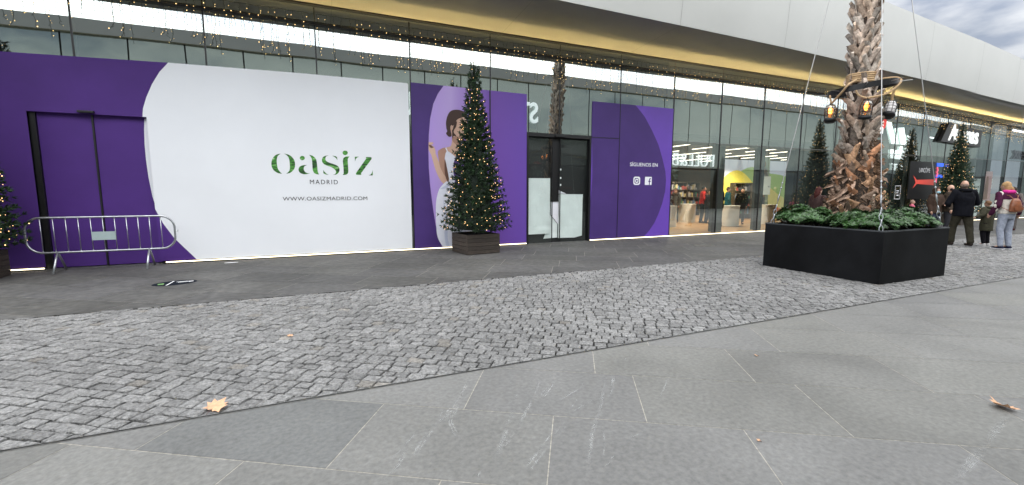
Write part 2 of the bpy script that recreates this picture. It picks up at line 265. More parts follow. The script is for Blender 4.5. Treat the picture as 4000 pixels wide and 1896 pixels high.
WOMAN=[('skin', [(2.563, 2.441), (2.585, 2.451), (2.618, 2.465), (2.651, 2.48), (2.673, 2.49), (2.685, 2.454), (2.703, 2.401), (2.724, 2.341), (2.748, 2.279), (2.775, 2.213), (2.806, 2.14), (2.838, 2.068), (2.869, 2.004), (2.903, 1.95), (2.939, 1.903), (2.97, 1.86), (2.988, 1.82), (2.989, 1.781), (2.978, 1.745), (2.961, 1.715), (2.944, 1.694), (2.926, 1.684), (2.907, 1.682), (2.885, 1.688), (2.863, 1.7), (2.841, 1.719), (2.818, 1.744), (2.795, 1.776), (2.77, 1.817), (2.744, 1.866), (2.718, 1.923), (2.691, 1.988), (2.664, 2.062), (2.636, 2.157), (2.607, 2.267), (2.581, 2.37)]), ('skin', [(2.503, 2.68), (2.506, 2.691), (2.509, 2.706), (2.513, 2.722), (2.52, 2.732), (2.529, 2.735), (2.539, 2.733), (2.551, 2.73), (2.563, 2.728), (2.577, 2.729), (2.592, 2.732), (2.606, 2.733), (2.616, 2.73), (2.622, 2.722), (2.627, 2.709), (2.627, 2.696), (2.624, 2.685), (2.613, 2.68), (2.595, 2.678), (2.579, 2.675), (2.574, 2.668), (2.586, 2.657), (2.609, 2.643), (2.634, 2.626), (2.654, 2.605), (2.666, 2.576), (2.676, 2.541), (2.684, 2.507), (2.689, 2.484), (2.662, 2.474), (2.623, 2.458), (2.583, 2.442), (2.556, 2.431), (2.545, 2.457), (2.528, 2.495), (2.512, 2.533), (2.5, 2.559), (2.501, 2.584), (2.502, 2.62), (2.503, 2.656)]), ('shade', [(2.506, 2.665), (2.568, 2.662), (2.635, 2.604), (2.582, 2.584), (2.535, 2.6)]), ('skin_dark', [(2.743, 2.508), (2.752, 2.527), (2.767, 2.541), (2.784, 2.551), (2.801, 2.562), (2.815, 2.572), (2.83, 2.58), (2.846, 2.588), (2.864, 2.595), (2.887, 2.602), (2.914, 2.61), (2.939, 2.615), (2.96, 2.61), (2.977, 2.595), (2.991, 2.572), (2.999, 2.544), (3.0, 2.517), (2.989, 2.492), (2.967, 2.467), (2.944, 2.44), (2.928, 2.407), (2.919, 2.369), (2.913, 2.326), (2.911, 2.278), (2.915, 2.222), (2.927, 2.148), (2.945, 2.062), (2.965, 1.979), (2.98, 1.913), (2.989, 1.871), (2.994, 1.844), (2.998, 1.827), (3.001, 1.814), (2.983, 1.829), (2.957, 1.849), (2.928, 1.877), (2.899, 1.912), (2.871, 1.957), (2.842, 2.01), (2.814, 2.068), (2.792, 2.126), (2.776, 2.188), (2.764, 2.253), (2.756, 2.316), (2.749, 2.37), (2.744, 2.414), (2.74, 2.451), (2.739, 2.482)]), ('skin', [(3.121, 3.211), (3.145, 3.246), (3.176, 3.291), (3.21, 3.337), (3.246, 3.371), (3.286, 3.392), (3.33, 3.406), (3.372, 3.412), (3.409, 3.412), (3.438, 3.405), (3.462, 3.39), (3.482, 3.368), (3.5, 3.341), (3.516, 3.305), (3.529, 3.261), (3.538, 3.215), (3.544, 3.174), (3.546, 3.14), (3.544, 3.108), (3.539, 3.079), (3.529, 3.05), (3.515, 3.02), (3.496, 2.99), (3.474, 2.962), (3.452, 2.937), (3.427, 2.917), (3.398, 2.901), (3.372, 2.884), (3.352, 2.861), (3.34, 2.827), (3.333, 2.786), (3.331, 2.746), (3.334, 2.715), (3.344, 2.696), (3.361, 2.686), (3.381, 2.678), (3.399, 2.671), (3.42, 2.666), (3.444, 2.664), (3.462, 2.659), (3.464, 2.642), (3.445, 2.61), (3.41, 2.567), (3.368, 2.522), (3.33, 2.482), (3.299, 2.444), (3.269, 2.406), (3.236, 2.377), (3.198, 2.369), (3.147, 2.389), (3.088, 2.43), (3.032, 2.477), (2.991, 2.516), (2.966, 2.545), (2.952, 2.57), (2.948, 2.592), (2.954, 2.61), (2.975, 2.623), (3.009, 2.631), (3.046, 2.638), (3.073, 2.652), (3.088, 2.672), (3.097, 2.696), (3.102, 2.724), (3.107, 2.751), (3.112, 2.781), (3.114, 2.812), (3.116, 2.843), (3.116, 2.875), (3.113, 2.905), (3.109, 2.936), (3.104, 2.967), (3.098, 2.996), (3.092, 3.025), (3.085, 3.053), (3.078, 3.079), (3.074, 3.102), (3.073, 3.12), (3.074, 3.136), (3.077, 3.15), (3.082, 3.163), (3.087, 3.173), (3.094, 3.181), (3.105, 3.191)]), ('skin_dark', [(3.116, 2.875), (3.136, 2.885), (3.167, 2.89), (3.203, 2.893), (3.239, 2.896), (3.278, 2.903), (3.323, 2.912), (3.362, 2.915), (3.386, 2.903), (3.387, 2.866), (3.373, 2.812), (3.352, 2.757), (3.334, 2.715), (3.319, 2.69), (3.303, 2.675), (3.286, 2.667), (3.268, 2.666), (3.248, 2.673), (3.227, 2.688), (3.206, 2.707), (3.187, 2.724), (3.171, 2.738), (3.156, 2.752), (3.144, 2.766), (3.133, 2.783), (3.123, 2.806), (3.113, 2.831), (3.109, 2.856)]), ('dress', [(2.925, 2.407), (2.933, 2.446), (2.945, 2.485), (2.963, 2.513), (2.991, 2.523), (3.036, 2.506), (3.096, 2.471), (3.155, 2.426), (3.198, 2.384), (3.22, 2.347), (3.229, 2.31), (3.23, 2.271), (3.228, 2.229), (3.223, 2.186), (3.211, 2.141), (3.199, 2.093), (3.193, 2.041), (3.194, 1.982), (3.199, 1.916), (3.208, 1.851), (3.222, 1.791), (3.238, 1.739), (3.257, 1.693), (3.283, 1.648), (3.318, 1.602), (3.368, 1.568), (3.431, 1.543), (3.495, 1.499), (3.549, 1.411), (3.592, 1.255), (3.629, 1.05), (3.658, 0.83), (3.676, 0.631), (3.677, 0.45), (3.663, 0.271), (3.646, 0.117), (3.635, 0.008), (3.467, 0.017), (3.225, 0.029), (2.986, 0.041), (2.826, 0.049), (2.799, 0.095), (2.761, 0.159), (2.721, 0.234), (2.692, 0.312), (2.675, 0.39), (2.666, 0.473), (2.661, 0.563), (2.657, 0.662), (2.655, 0.776), (2.655, 0.904), (2.657, 1.028), (2.661, 1.133), (2.667, 1.212), (2.675, 1.275), (2.685, 1.33), (2.698, 1.382), (2.711, 1.435), (2.727, 1.483), (2.744, 1.528), (2.765, 1.569), (2.79, 1.606), (2.819, 1.639), (2.849, 1.67), (2.879, 1.7), (2.913, 1.729), (2.949, 1.755), (2.981, 1.783), (3.001, 1.82), (3.005, 1.868), (2.997, 1.925), (2.985, 1.983), (2.972, 2.037), (2.96, 2.086), (2.945, 2.132), (2.931, 2.176), (2.921, 2.222), (2.917, 2.27), (2.916, 2.318), (2.918, 2.365)]), ('fold', [(2.856, 1.288), (2.867, 1.266), (2.888, 1.181), (2.911, 1.07), (2.931, 0.971), (2.945, 0.892), (2.958, 0.812), (2.968, 0.732), (2.974, 0.652), (2.971, 0.571), (2.963, 0.489), (2.954, 0.408), (2.952, 0.333), (2.961, 0.258), (2.978, 0.183), (2.992, 0.118), (2.996, 0.073), (2.984, 0.048), (2.961, 0.038), (2.935, 0.047), (2.914, 0.077), (2.899, 0.134), (2.886, 0.215), (2.876, 0.308), (2.871, 0.4), (2.874, 0.488), (2.883, 0.579), (2.892, 0.676), (2.895, 0.782), (2.887, 0.919), (2.872, 1.079), (2.859, 1.216)]), ('fold', [(2.781, 1.563), (2.792, 1.574), (2.821, 1.591), (2.859, 1.611), (2.894, 1.632), (2.928, 1.654), (2.965, 1.679), (2.999, 1.704), (3.025, 1.726), (3.041, 1.749), (3.051, 1.772), (3.056, 1.787), (3.058, 1.789), (3.06, 1.77), (3.06, 1.736), (3.054, 1.697), (3.04, 1.664), (3.015, 1.636), (2.981, 1.609), (2.944, 1.586), (2.909, 1.569), (2.871, 1.56), (2.83, 1.556), (2.796, 1.557)]), ('fold', [(3.209, 0.966), (3.213, 0.933), (3.234, 0.85), (3.258, 0.744), (3.27, 0.643), (3.265, 0.547), (3.251, 0.442), (3.236, 0.341), (3.231, 0.256), (3.24, 0.183), (3.257, 0.117), (3.278, 0.071), (3.295, 0.058), (3.311, 0.089), (3.327, 0.155), (3.341, 0.236), (3.349, 0.317), (3.354, 0.393), (3.355, 0.475), (3.35, 0.559), (3.337, 0.641), (3.309, 0.738), (3.268, 0.845), (3.23, 0.931)]), ('dress', [(2.931, 2.603), (2.954, 2.613), (3.0, 2.526), (3.198, 2.378), (3.185, 2.368), (2.981, 2.501)]), ('blazer', [(3.316, 2.59), (3.323, 2.602), (3.333, 2.619), (3.351, 2.636), (3.382, 2.645), (3.435, 2.657), (3.504, 2.67), (3.575, 2.664), (3.63, 2.618), (3.668, 2.515), (3.696, 2.369), (3.715, 2.207), (3.725, 2.051), (3.735, 1.891), (3.741, 1.72), (3.729, 1.57), (3.685, 1.475), (3.587, 1.456), (3.45, 1.491), (3.314, 1.55), (3.219, 1.602), (3.178, 1.643), (3.169, 1.688), (3.174, 1.737), (3.172, 1.79), (3.161, 1.85), (3.149, 1.915), (3.14, 1.981), (3.134, 2.04), (3.133, 2.092), (3.136, 2.14), (3.142, 2.184), (3.15, 2.228), (3.161, 2.27), (3.175, 2.31), (3.19, 2.348), (3.205, 2.384), (3.22, 2.419), (3.235, 2.452), (3.251, 2.483), (3.265, 2.511), (3.28, 2.536), (3.294, 2.558), (3.307, 2.577)]), ('blazer_dark', [(3.316, 2.59), (3.32, 2.567), (3.327, 2.534), (3.332, 2.494), (3.33, 2.451), (3.319, 2.401), (3.302, 2.346), (3.281, 2.287), (3.261, 2.23), (3.24, 2.169), (3.217, 2.104), (3.195, 2.047), (3.176, 2.01), (3.161, 1.996), (3.149, 2.0), (3.139, 2.016), (3.134, 2.04), (3.133, 2.077), (3.136, 2.126), (3.142, 2.179), (3.15, 2.228), (3.161, 2.27), (3.175, 2.31), (3.19, 2.348), (3.205, 2.384), (3.22, 2.419), (3.235, 2.452), (3.251, 2.483), (3.265, 2.511), (3.28, 2.536), (3.294, 2.558), (3.307, 2.577)]), ('hair', [(3.249, 3.575), (3.212, 3.571), (3.173, 3.564), (3.136, 3.553), (3.104, 3.537), (3.077, 3.517), (3.054, 3.493), (3.034, 3.464), (3.016, 3.432), (3.0, 3.393), (2.985, 3.35), (2.974, 3.305), (2.966, 3.262), (2.962, 3.222), (2.963, 3.182), (2.966, 3.144), (2.969, 3.111), (2.974, 3.083), (2.982, 3.06), (2.988, 3.04), (2.99, 3.021), (2.984, 3.005), (2.972, 2.992), (2.962, 2.979), (2.96, 2.965), (2.97, 2.945), (2.988, 2.922), (3.009, 2.901), (3.029, 2.889), (3.049, 2.885), (3.072, 2.888), (3.091, 2.896), (3.103, 2.911), (3.105, 2.933), (3.1, 2.963), (3.092, 2.996), (3.086, 3.026), (3.082, 3.054), (3.077, 3.083), (3.074, 3.109), (3.075, 3.132), (3.08, 3.151), (3.088, 3.167), (3.098, 3.179), (3.108, 3.186), (3.116, 3.183), (3.125, 3.174), (3.134, 3.165), (3.146, 3.167), (3.161, 3.183), (3.177, 3.208), (3.195, 3.237), (3.212, 3.262), (3.227, 3.284), (3.241, 3.305), (3.257, 3.325), (3.278, 3.342), (3.307, 3.358), (3.341, 3.373), (3.377, 3.386), (3.409, 3.397), (3.439, 3.404), (3.468, 3.409), (3.492, 3.414), (3.508, 3.425), (3.511, 3.443), (3.507, 3.466), (3.496, 3.489), (3.482, 3.509), (3.466, 3.524), (3.446, 3.538), (3.422, 3.549), (3.395, 3.558), (3.362, 3.566), (3.326, 3.572), (3.287, 3.575)]), ('hair', [(3.192, 3.246), (3.208, 3.265), (3.226, 3.279), (3.242, 3.285), (3.251, 3.28), (3.252, 3.259), (3.247, 3.226), (3.239, 3.188), (3.23, 3.156), (3.218, 3.131), (3.203, 3.108), (3.188, 3.087), (3.177, 3.068), (3.169, 3.049), (3.163, 3.032), (3.161, 3.015), (3.163, 2.999), (3.172, 2.984), (3.186, 2.969), (3.202, 2.954), (3.213, 2.941), (3.221, 2.927), (3.227, 2.913), (3.229, 2.902), (3.226, 2.895), (3.213, 2.897), (3.194, 2.906), (3.173, 2.913), (3.158, 2.913), (3.15, 2.9), (3.146, 2.878), (3.144, 2.856), (3.141, 2.845), (3.136, 2.847), (3.13, 2.856), (3.125, 2.871), (3.122, 2.89), (3.122, 2.916), (3.124, 2.949), (3.128, 2.983), (3.131, 3.013), (3.133, 3.037), (3.135, 3.058), (3.139, 3.08), (3.145, 3.106), (3.154, 3.14), (3.166, 3.179), (3.179, 3.217)]), ('eye', [(3.302, 3.203), (3.357, 3.225), (3.413, 3.216), (3.432, 3.192), (3.367, 3.182)]), ('eye', [(3.283, 3.251), (3.375, 3.278), (3.446, 3.255), (3.374, 3.26)]), ('lip', [(3.41, 3.012), (3.476, 3.028), (3.515, 3.012), (3.469, 2.978), (3.423, 2.982)]), ('shade', [(3.498, 3.156), (3.543, 3.097), (3.503, 3.073), (3.477, 3.084)]), ('earring', [(3.119, 3.064), (3.138, 3.065), (3.138, 2.876), (3.122, 2.869)]), ('shade', [(2.917, 2.314), (2.922, 2.313), (2.927, 2.297), (2.934, 2.266), (2.944, 2.222), (2.957, 2.156), (2.974, 2.07), (2.99, 1.983), (3.002, 1.913), (3.009, 1.867), (3.014, 1.835), (3.015, 1.81), (3.013, 1.789), (3.009, 1.766), (3.001, 1.747), (2.992, 1.736), (2.98, 1.742), (2.965, 1.767), (2.946, 1.809), (2.929, 1.859), (2.915, 1.912), (2.908, 1.971), (2.905, 2.037), (2.904, 2.103), (2.904, 2.16), (2.905, 2.21), (2.908, 2.258), (2.912, 2.295)])]
SCUFF=[([(1.527, -8.14), (1.244, -8.517), (1.058, -8.76)], 1.6), ([(1.613, -8.177), (1.351, -8.458)], 0.9), ([(1.148, -8.476), (1.021, -8.658), (0.921, -8.821), (0.806, -9.017)], 1.8), ([(2.062, -8.267), (1.702, -8.716), (1.491, -8.948), (1.358, -9.121), (1.205, -9.312)], 1.7), ([(2.168, -8.259), (1.855, -8.621)], 0.8), ([(1.588, -8.926), (1.387, -9.203)], 0.6), ([(1.857, -7.911), (1.542, -8.308), (1.276, -8.557)], 0.6), ([(1.656, -8.507), (1.498, -8.653)], 0.5), ([(0.898, -8.15), (0.739, -8.398), (0.576, -8.51), (0.479, -8.668), (0.411, -8.814)], 1.5), ([(1.044, -7.862), (0.823, -8.23)], 0.8), ([(1.081, -7.878), (0.805, -8.249), (0.71, -8.479), (0.705, -8.669), (0.637, -8.991)], 0.8), ([(0.759, -8.282), (0.635, -8.447)], 1.2), ([(0.494, -8.495), (0.287, -8.727)], 0.7), ([(0.433, -8.648), (0.31, -8.818), (0.215, -8.942)], 0.9), ([(1.273, -8.283), (1.155, -8.4)], 0.6), ([(1.378, -8.768), (1.055, -9.025), (0.882, -9.173)], 1.1), ([(1.299, -8.822), (0.969, -9.072)], 0.6), ([(1.829, -8.304), (1.741, -8.395), (1.437, -8.549)], 0.6), ([(1.743, -8.573), (1.463, -8.711)], 0.5), ([(2.555, -7.954), (2.332, -8.157)], 0.5), ([(2.692, -8.352), (2.341, -8.654), (2.071, -8.849)], 0.6), ([(1.859, -9.043), (1.625, -9.106)], 0.5), ([(1.481, -9.192), (1.334, -9.277)], 0.6), ([(1.02, -8.744), (0.904, -8.888)], 1.2), ([(0.743, -8.99), (0.656, -9.133)], 0.5), ([(4.132, -9.883), (3.681, -9.96), (3.311, -10.03), (2.897, -10.103)], 2.2)]
# ---------------- ground
def MX(k): return -2.08+2.088*k
struct('ground',MB().quad((-300,-300,-.03),(400,-300,-.03),(400,300,-.03),(-300,300,-.03)),M['soil'])
NEAR,FAR=-7.74,-4.16
struct('paving_joints',MB().quad((-12,-17,-.0015),(75,-17,-.0015),(75,NEAR-.035,-.0015),(-12,NEAR-.035,-.0015)).quad((-12,FAR,-.0015),(75,FAR,-.0015),(75,.05,-.0015),(-12,.05,-.0015)),M['joint'])
struct('outer_pavement',MB().quad((60,-300,-.006),(400,-300,-.006),(400,300,-.006),(60,300,-.006)).quad((-300,-300,-.006),(-12,-300,-.006),(-12,300,-.006),(-300,300,-.006)),PR('far slabs',(.10,.10,.097),.75,noise_=(3,.3)))
def clip(poly,ya,yb):
    for s,lim in ((1,ya),(-1,yb)):
        out=[]
        for i in range(len(poly)):
            a,b=poly[i],poly[(i+1)%len(poly)]
            ia=s*(a[1]-lim)>=0; ib=s*(b[1]-lim)>=0
            if ia: out.append(a)
            if ia!=ib:
                t=(lim-a[1])/(b[1]-a[1]); out.append((a[0]+(b[0]-a[0])*t,lim))
        poly=out
        if len(poly)<3: return []
    return poly
def slabs(name,y0,y1,x0,x1,mat,rw,seed,fixed={},g=.003):
    rnd=random.Random(seed); mb=MB(); th=R(-31.5); ux,uy=math.cos(th),math.sin(th); nx,ny=-uy,ux
    corners=[(x0,y0),(x1,y0),(x1,y1),(x0,y1)]
    us=[a*ux+b*uy for a,b in corners]; vs=[a*nx+b*ny for a,b in corners]
    v0=-6.69 - math.ceil((-6.69-min(vs))/rw)*rw; j=0; v=v0
    while v<max(vs):
        key=round((v+6.69)/rw); st=fixed.get(key,(rnd.random()*1.2,1.2)); u=min(us)
        u=st[0]-math.ceil((st[0]-min(us))/st[1])*st[1]
        while u<max(us):
            l=st[1]; q=[(u+g,v+g),(u+l-g,v+g),(u+l-g,v+rw-g),(u+g,v+rw-g)]
            p=[(a*ux+b*nx,a*uy+b*ny) for a,b in q]; t=rnd.choice((.87,.92,.97,1.0,1.02,1.05,1.10)) ; c=(t,t,t*rnd.uniform(.98,1.03))
            if key==-1 and abs(u-3.29)<.1: c=(.84,.86,.89)
            if max(a[0] for a in p)>x0 and min(a[0] for a in p)<x1:
                p=clip(p,y0,y1)
                if len(p)>=3: mb.add([(a,b,0) for a,b in p],[tuple(range(len(p)))],c)
            u+=l
        v+=rw
    return struct(name,mb,mat)
slabs('near_pavement',-16.9,NEAR-.035,-9,60,M['slab'],.74,3,{-1:(4.49,1.2),0:(5.07,1.23),-2:(4.0,1.14),1:(4.75,1.25),-3:(4.62,1.2)})
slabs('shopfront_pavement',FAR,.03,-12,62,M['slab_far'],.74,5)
mb=MB()
for y,w in ((NEAR-.006,.006),(NEAR-.030,.005)): mb.box(-12,60,y-w,y,-.03,.0035)
struct('edging_strip',mb,M['steel_trim'])
# cobbled strip: every sett is modelled, worn edges and small height changes
rnd=random.Random(11); th=R(-34.5); ux,uy=math.cos(th),math.sin(th); nx,ny=-uy,ux; mb=MB()
sl,sw=.132,.108
y0,y1=NEAR+.004,FAR-.003
cor=[(-7,y0),(44,y0),(44,y1),(-7,y1)]; us=[a*ux+b*uy for a,b in cor]; vv=[a*nx+b*ny for a,b in cor]
V=[];F=[];Cc=[]
v=min(vv)
while v<max(vv):
    ro=rnd.random()*sl; u=min(us)+ro; wv=sw*rnd.uniform(.93,1.07)
    # limits of u in this row
    while u<max(us):
        l=sl*rnd.uniform(.84,1.2)
        cx,cy=(u+l/2)*ux+(v+wv/2)*nx,(u+l/2)*uy+(v+wv/2)*ny
        if y0-.09<cy<y1+.09 and -7<cx<44:
            g=.0068*rnd.uniform(.6,1.4); j=lambda: rnd.uniform(-.004,.004)
            q=[(u+g+j(),v+g+j()),(u+l-g+j(),v+g+j()),(u+l-g+j(),v+wv-g+j()),(u+g+j(),v+wv-g+j())]
            p=[(a*ux+b*nx,a*uy+b*ny) for a,b in q]; p=clip(p,y0,y1)
            if len(p)>=3:
                h=rnd.uniform(-.007,.003); tx,ty=rnd.uniform(-.04,.04),rnd.uniform(-.04,.04)
                n=len(p); mx_=sum(a for a,b in p)/n; my_=sum(b for a,b in p)/n; base=len(V)
                V+=[(a,b,-.026) for a,b in p]
                V+=[(a,b,h-.006+tx*(a-mx_)+ty*(b-my_)) for a,b in p]
                V+=[(mx_+(a-mx_)*.84,my_+(b-my_)*.82,h+tx*(a-mx_)+ty*(b-my_)+rnd.uniform(-.0012,.0012)) for a,b in p]
                t=rnd.choice((.80,.88,.94,1,1,1.06,1.14)) ; 
                if rnd.random()<.025: c=(t*1.05,t*1.0,t*.95)
                else: c=(t,t,t*1.02)
                for k in range(n):
                    k2=(k+1)%n; F.append((base+k,base+k2,base+n+k2,base+n+k)); F.append((base+n+k,base+n+k2,base+2*n+k2,base+2*n+k)); Cc+=[c,c]
                F.append(tuple(base+2*n+k for k in range(n))); Cc.append(c)
        u+=l
    v+=wv
mb.v=V; mb.f=F; mb.c=Cc
struct('cobbled_strip',mb,M['sett'])
# pale scuffs on the near slabs
m,nt_,b=new_mat('chalky scuff'); b.inputs['Base Color'].default_value=(.52,.53,.52,1); b.inputs['Roughness'].default_value=.9
n=nt_.nodes.new('ShaderNodeTexNoise'); n.inputs['Scale'].default_value=24; n.inputs['Detail'].default_value=3; t_=nt_.nodes.new('ShaderNodeTexCoord')
mpp=nt_.nodes.new('ShaderNodeMapRange'); mpp.inputs[1].default_value=.30; mpp.inputs[2].default_value=.75; mpp.inputs[4].default_value=.55
nt_.links.new(t_.outputs['Object'],n.inputs['Vector']); nt_.links.new(n.outputs[0],mpp.inputs[0]); nt_.links.new(mpp.outputs[0],b.inputs['Alpha'])
mb=MB(); fade=[]
for pts,w in SCUFF:
    P=[Vector((x,y,.0015)) for x,y in pts]; fine=[]
    for i in range(len(P)-1):
        for k in range(8): fine.append(P[i].lerp(P[i+1],k/8))
    fine.append(P[-1])
    for rep in range(1 if w<.8 else 2):
        dx=rnd.uniform(-.03,.03)*rep; vs=[]; ph=rnd.random()*9
        for i,p in enumerate(fine):
            d=(fine[min(i+1,len(fine)-1)]-fine[max(i-1,0)]).normalized(); s_=Vector((-d.y,d.x,0)); q=i/(len(fine)-1)
            ww=w*.009+.004; c=p+s_*(dx+.006*math.sin(q*5+ph)); vs+=[c+s_*ww,c,c-s_*ww]; f_=(1-abs(2*q-1)**2)*(.55+.45*math.sin(q*11+ph)); fade+=[0,f_,0]
        mb.add(vs,[f for i in range(len(fine)-1) for f in ((i*3,i*3+1,i*3+4,i*3+3),(i*3+1,i*3+2,i*3+5,i*3+4))])
so_=struct('scuff_marks',mb,m); ca=so_.data.color_attributes.new('fade','FLOAT_COLOR','POINT'); ca.data.foreach_set('color',[v for f in fade for v in (f,f,f,1)])
at=nt_.nodes.new('ShaderNodeAttribute'); at.attribute_name='fade'; ml=nt_.nodes.new('ShaderNodeMath'); ml.operation='MULTIPLY'; nt_.links.new(at.outputs['Fac'],ml.inputs[0]); nt_.links.new(mpp.outputs[0],ml.inputs[1]); nt_.links.new(ml.outputs[0],b.inputs['Alpha'])

# ---------------- our building
B=root('shopping_centre','long low shopping centre with coated glass front under a pale curved canopy','building')
def part(mb,name,mat,par=B,label=None,**k):
    o=mb.build(name,mat,par,**k)
    if label: o['label']=label
    return o
K0,K1=-3,21   # bays
ZT,ZH,ZS=5.17,5.60,5.635
# canopy: soffit and fascia follow the same sinking edge
edge=[(-9,-2.10,5.76,8.1),(-3,-2.10,5.76,8.1),(3,-2.10,5.75,8.05),(8.5,-2.05,5.73,8.0),(12.5,-1.95,5.735,7.95),(17,-1.80,5.72,7.86),(21,-1.70,5.66,7.70),(25,-1.60,5.58,7.56),(30,-1.27,5.43,7.46),(36,-.98,5.22,7.28),(48,-.7,4.9,6.9)]
HS=[(-20,5.635),(18,5.60),(22,5.56),(27,5.38),(35,5.12),(50,4.8)]
def hs(x):
    for a,b in zip(HS,HS[1:]):
        if x<=b[0]: return a[1]+(b[1]-a[1])*(x-a[0])/(b[0]-a[0])
    return 4.8
rnd=random.Random(4)
def pane(x0,x1,z0,z1,y=0,nx=8,nz=6,amp=.0016):
    mb=MB(); vs=[];fs=[]; tx=rnd.uniform(-.0009,.0009); tz=rnd.uniform(-.0006,.0006); a=amp*rnd.uniform(.6,1.5); ph=rnd.uniform(-.3,.3)
    for j in range(nz+1):
        for i in range(nx+1):
            u=i/nx; w=j/nz
            vs.append((x0+(x1-x0)*u, y+tx*(u-.5)*(x1-x0)+tz*(w-.5)*(z1-z0)-a*math.sin(PI*u)**1*math.sin(PI*min(1,max(0,w*.9+.05)))+ .0004*math.sin(5*u+ph*9)*math.sin(7*w), z0+(z1-z0)*w))
    for j in range(nz):
        for i in range(nx): k=j*(nx+1)+i; fs.append((k,k+1,k+nx+2,k+nx+1))
    mb.add(vs,fs); mb.smooth=True; return mb
for k in range(K0,K1):
    x0,x1=MX(k)+.012,MX(k+1)-.012
    zh=min(ZH,hs(x1)-.03); part(pane(x0,x1,3.12,zh),'glass_pane',M['glass_up'])
    if x1>5.3 and x0<7.3:      # bays over the entrance
        if x0<5.2: part(pane(x0,5.24,.05,3.08),'glass_pane',M['glass'])
        if x1>7.35: part(pane(7.35,x1,.05,3.08),'glass_pane',M['glass'])
    elif k>K0+2: part(pane(x0,x1,.05,3.105),'glass_pane',M['glass'])
    if k>=6: part(MB().box(x0,x1,-.008,.03,3.105,3.12),'glass_joint',M['seam'])
for k in range(K0,K1+1):
    x=MX(k)
    z0=3.05 if 5.3<x<7.3 or -5<x<-3 else .04
    if 10<x: part(MB().box(x-.022,x+.022,-.012,.14,z0,min(ZT,hs(x)-.3)),'mullion',M['black'])
    else: part(MB().box(x-.014,x+.014,-.012,.14,z0,min(ZT,hs(x)-.3)),'mullion',M['black'])
def segs(y0,y1,dz0,dz1,base):
    mb=MB()
    for k in range(K0,K1):
        P=[]
        for x in (MX(k),MX(k+1)):
            z=base(x); P+=[(x,y0,z+dz0),(x,y1,z+dz0),(x,y1,z+dz1),(x,y0,z+dz1)]
        mb.add(P,[(0,1,5,4),(1,2,6,5),(2,3,7,6),(3,0,4,7),(0,3,2,1),(4,5,6,7)])
    return mb
zt=lambda x: min(ZT,hs(x)-.3); zh_=lambda x: min(ZH,hs(x)-.03)
part(segs(-.062,.06,0,.028,zt),'transom',M['black']); part(segs(-.064,-.056,.0285,.058,zt),'light_lip',M['black'])
part(segs(-.06,.10,0,.03,zh_),'channel',M['black'])
part(segs(-.052,-.020,.032,.042,zt),'cove_light',M['gold_led'])
mbS=MB();mbF=MB();mbR=MB(); mbJ=MB()
def ed(x):
    for a,b in zip(edge,edge[1:]):
        if a[0]<=x<=b[0]:
            t=(x-a[0])/(b[0]-a[0]); return tuple(p+(q-p)*t for p,q in zip(a,b))
    return edge[-1]
xs=[-9+i*.5 for i in range(0,104)]
for a,b in zip(xs,xs[1:]):
    A,C_=ed(a),ed(b)
    cove=[(.02,0,0),(-.06,0,.0),(-.35,0,.16),(-.7,0,.33),(-1.1,0,.52),(-1.6,0,.76),(0,0,1)]
    def f(x,E,i):
        y_,dz,t=cove[i]
        if t==1: return (x,E[1],E[2])
        return (x,y_,(hs(x)+dz)*(1-t)+(E[2]+dz)*t)
    for i in range(len(cove)-1):
        mbS.add([f(a,A,i),f(a,A,i+1),f(b,C_,i+1),f(b,C_,i)],[(0,1,2,3)])
    prof=lambda x,E:[(x,E[1],E[2]),(x,E[1]-.05,E[2]+.5),(x,E[1]-.09,(E[2]+E[3])/2+.15),(x,E[1]-.11,E[3])]
    P,Q=prof(a,A),prof(b,C_)
    for i in range(3): mbF.add([P[i],Q[i],Q[i+1],P[i+1]],[(0,1,2,3)])
    mbR.add([P[3],Q[3],(b,9,C_[3]-.1),(a,9,A[3]-.1)],[(0,1,2,3)])
mbS.smooth=mbF.smooth=True
def weld(o):
    bm=bmesh.new(); bm.from_mesh(o.data); bmesh.ops.remove_doubles(bm,verts=bm.verts,dist=.0005); bm.to_mesh(o.data); bm.free()
weld(part(mbS,'soffit',M['soffit'])); weld(part(mbF,'fascia',M['fascia'])); part(mbR,'roof',M['fascia'])
for x in [4.5-4.12*3,4.5-4.12*2,4.5-4.12,4.5,8.62,12.74,16.9,21,25.1,29.2,33.3,37.4]:
    A=ed(x); z=.004
    mbJ=MB()
    for i in range(1,len(cove)-1):
        q0,q1=f(x,A,i),f(x,A,i+1); mbJ.add([(x-.005,q0[1],q0[2]-z),(x-.005,q1[1],q1[2]-z),(x+.005,q1[1],q1[2]-z),(x+.005,q0[1],q0[2]-z)],[(0,1,2,3)])
    P=prof(x,A)
    for p,q in zip(P,P[1:]): mbJ.add([(p[0]-.004,p[1]-.004,p[2]),(p[0]+.004,p[1]-.004,p[2]),(q[0]+.004,q[1]-.004,q[2]),(q[0]-.004,q[1]-.004,q[2])],[(0,1,2,3)])
    part(mbJ,'panel_joint',M['seam'])
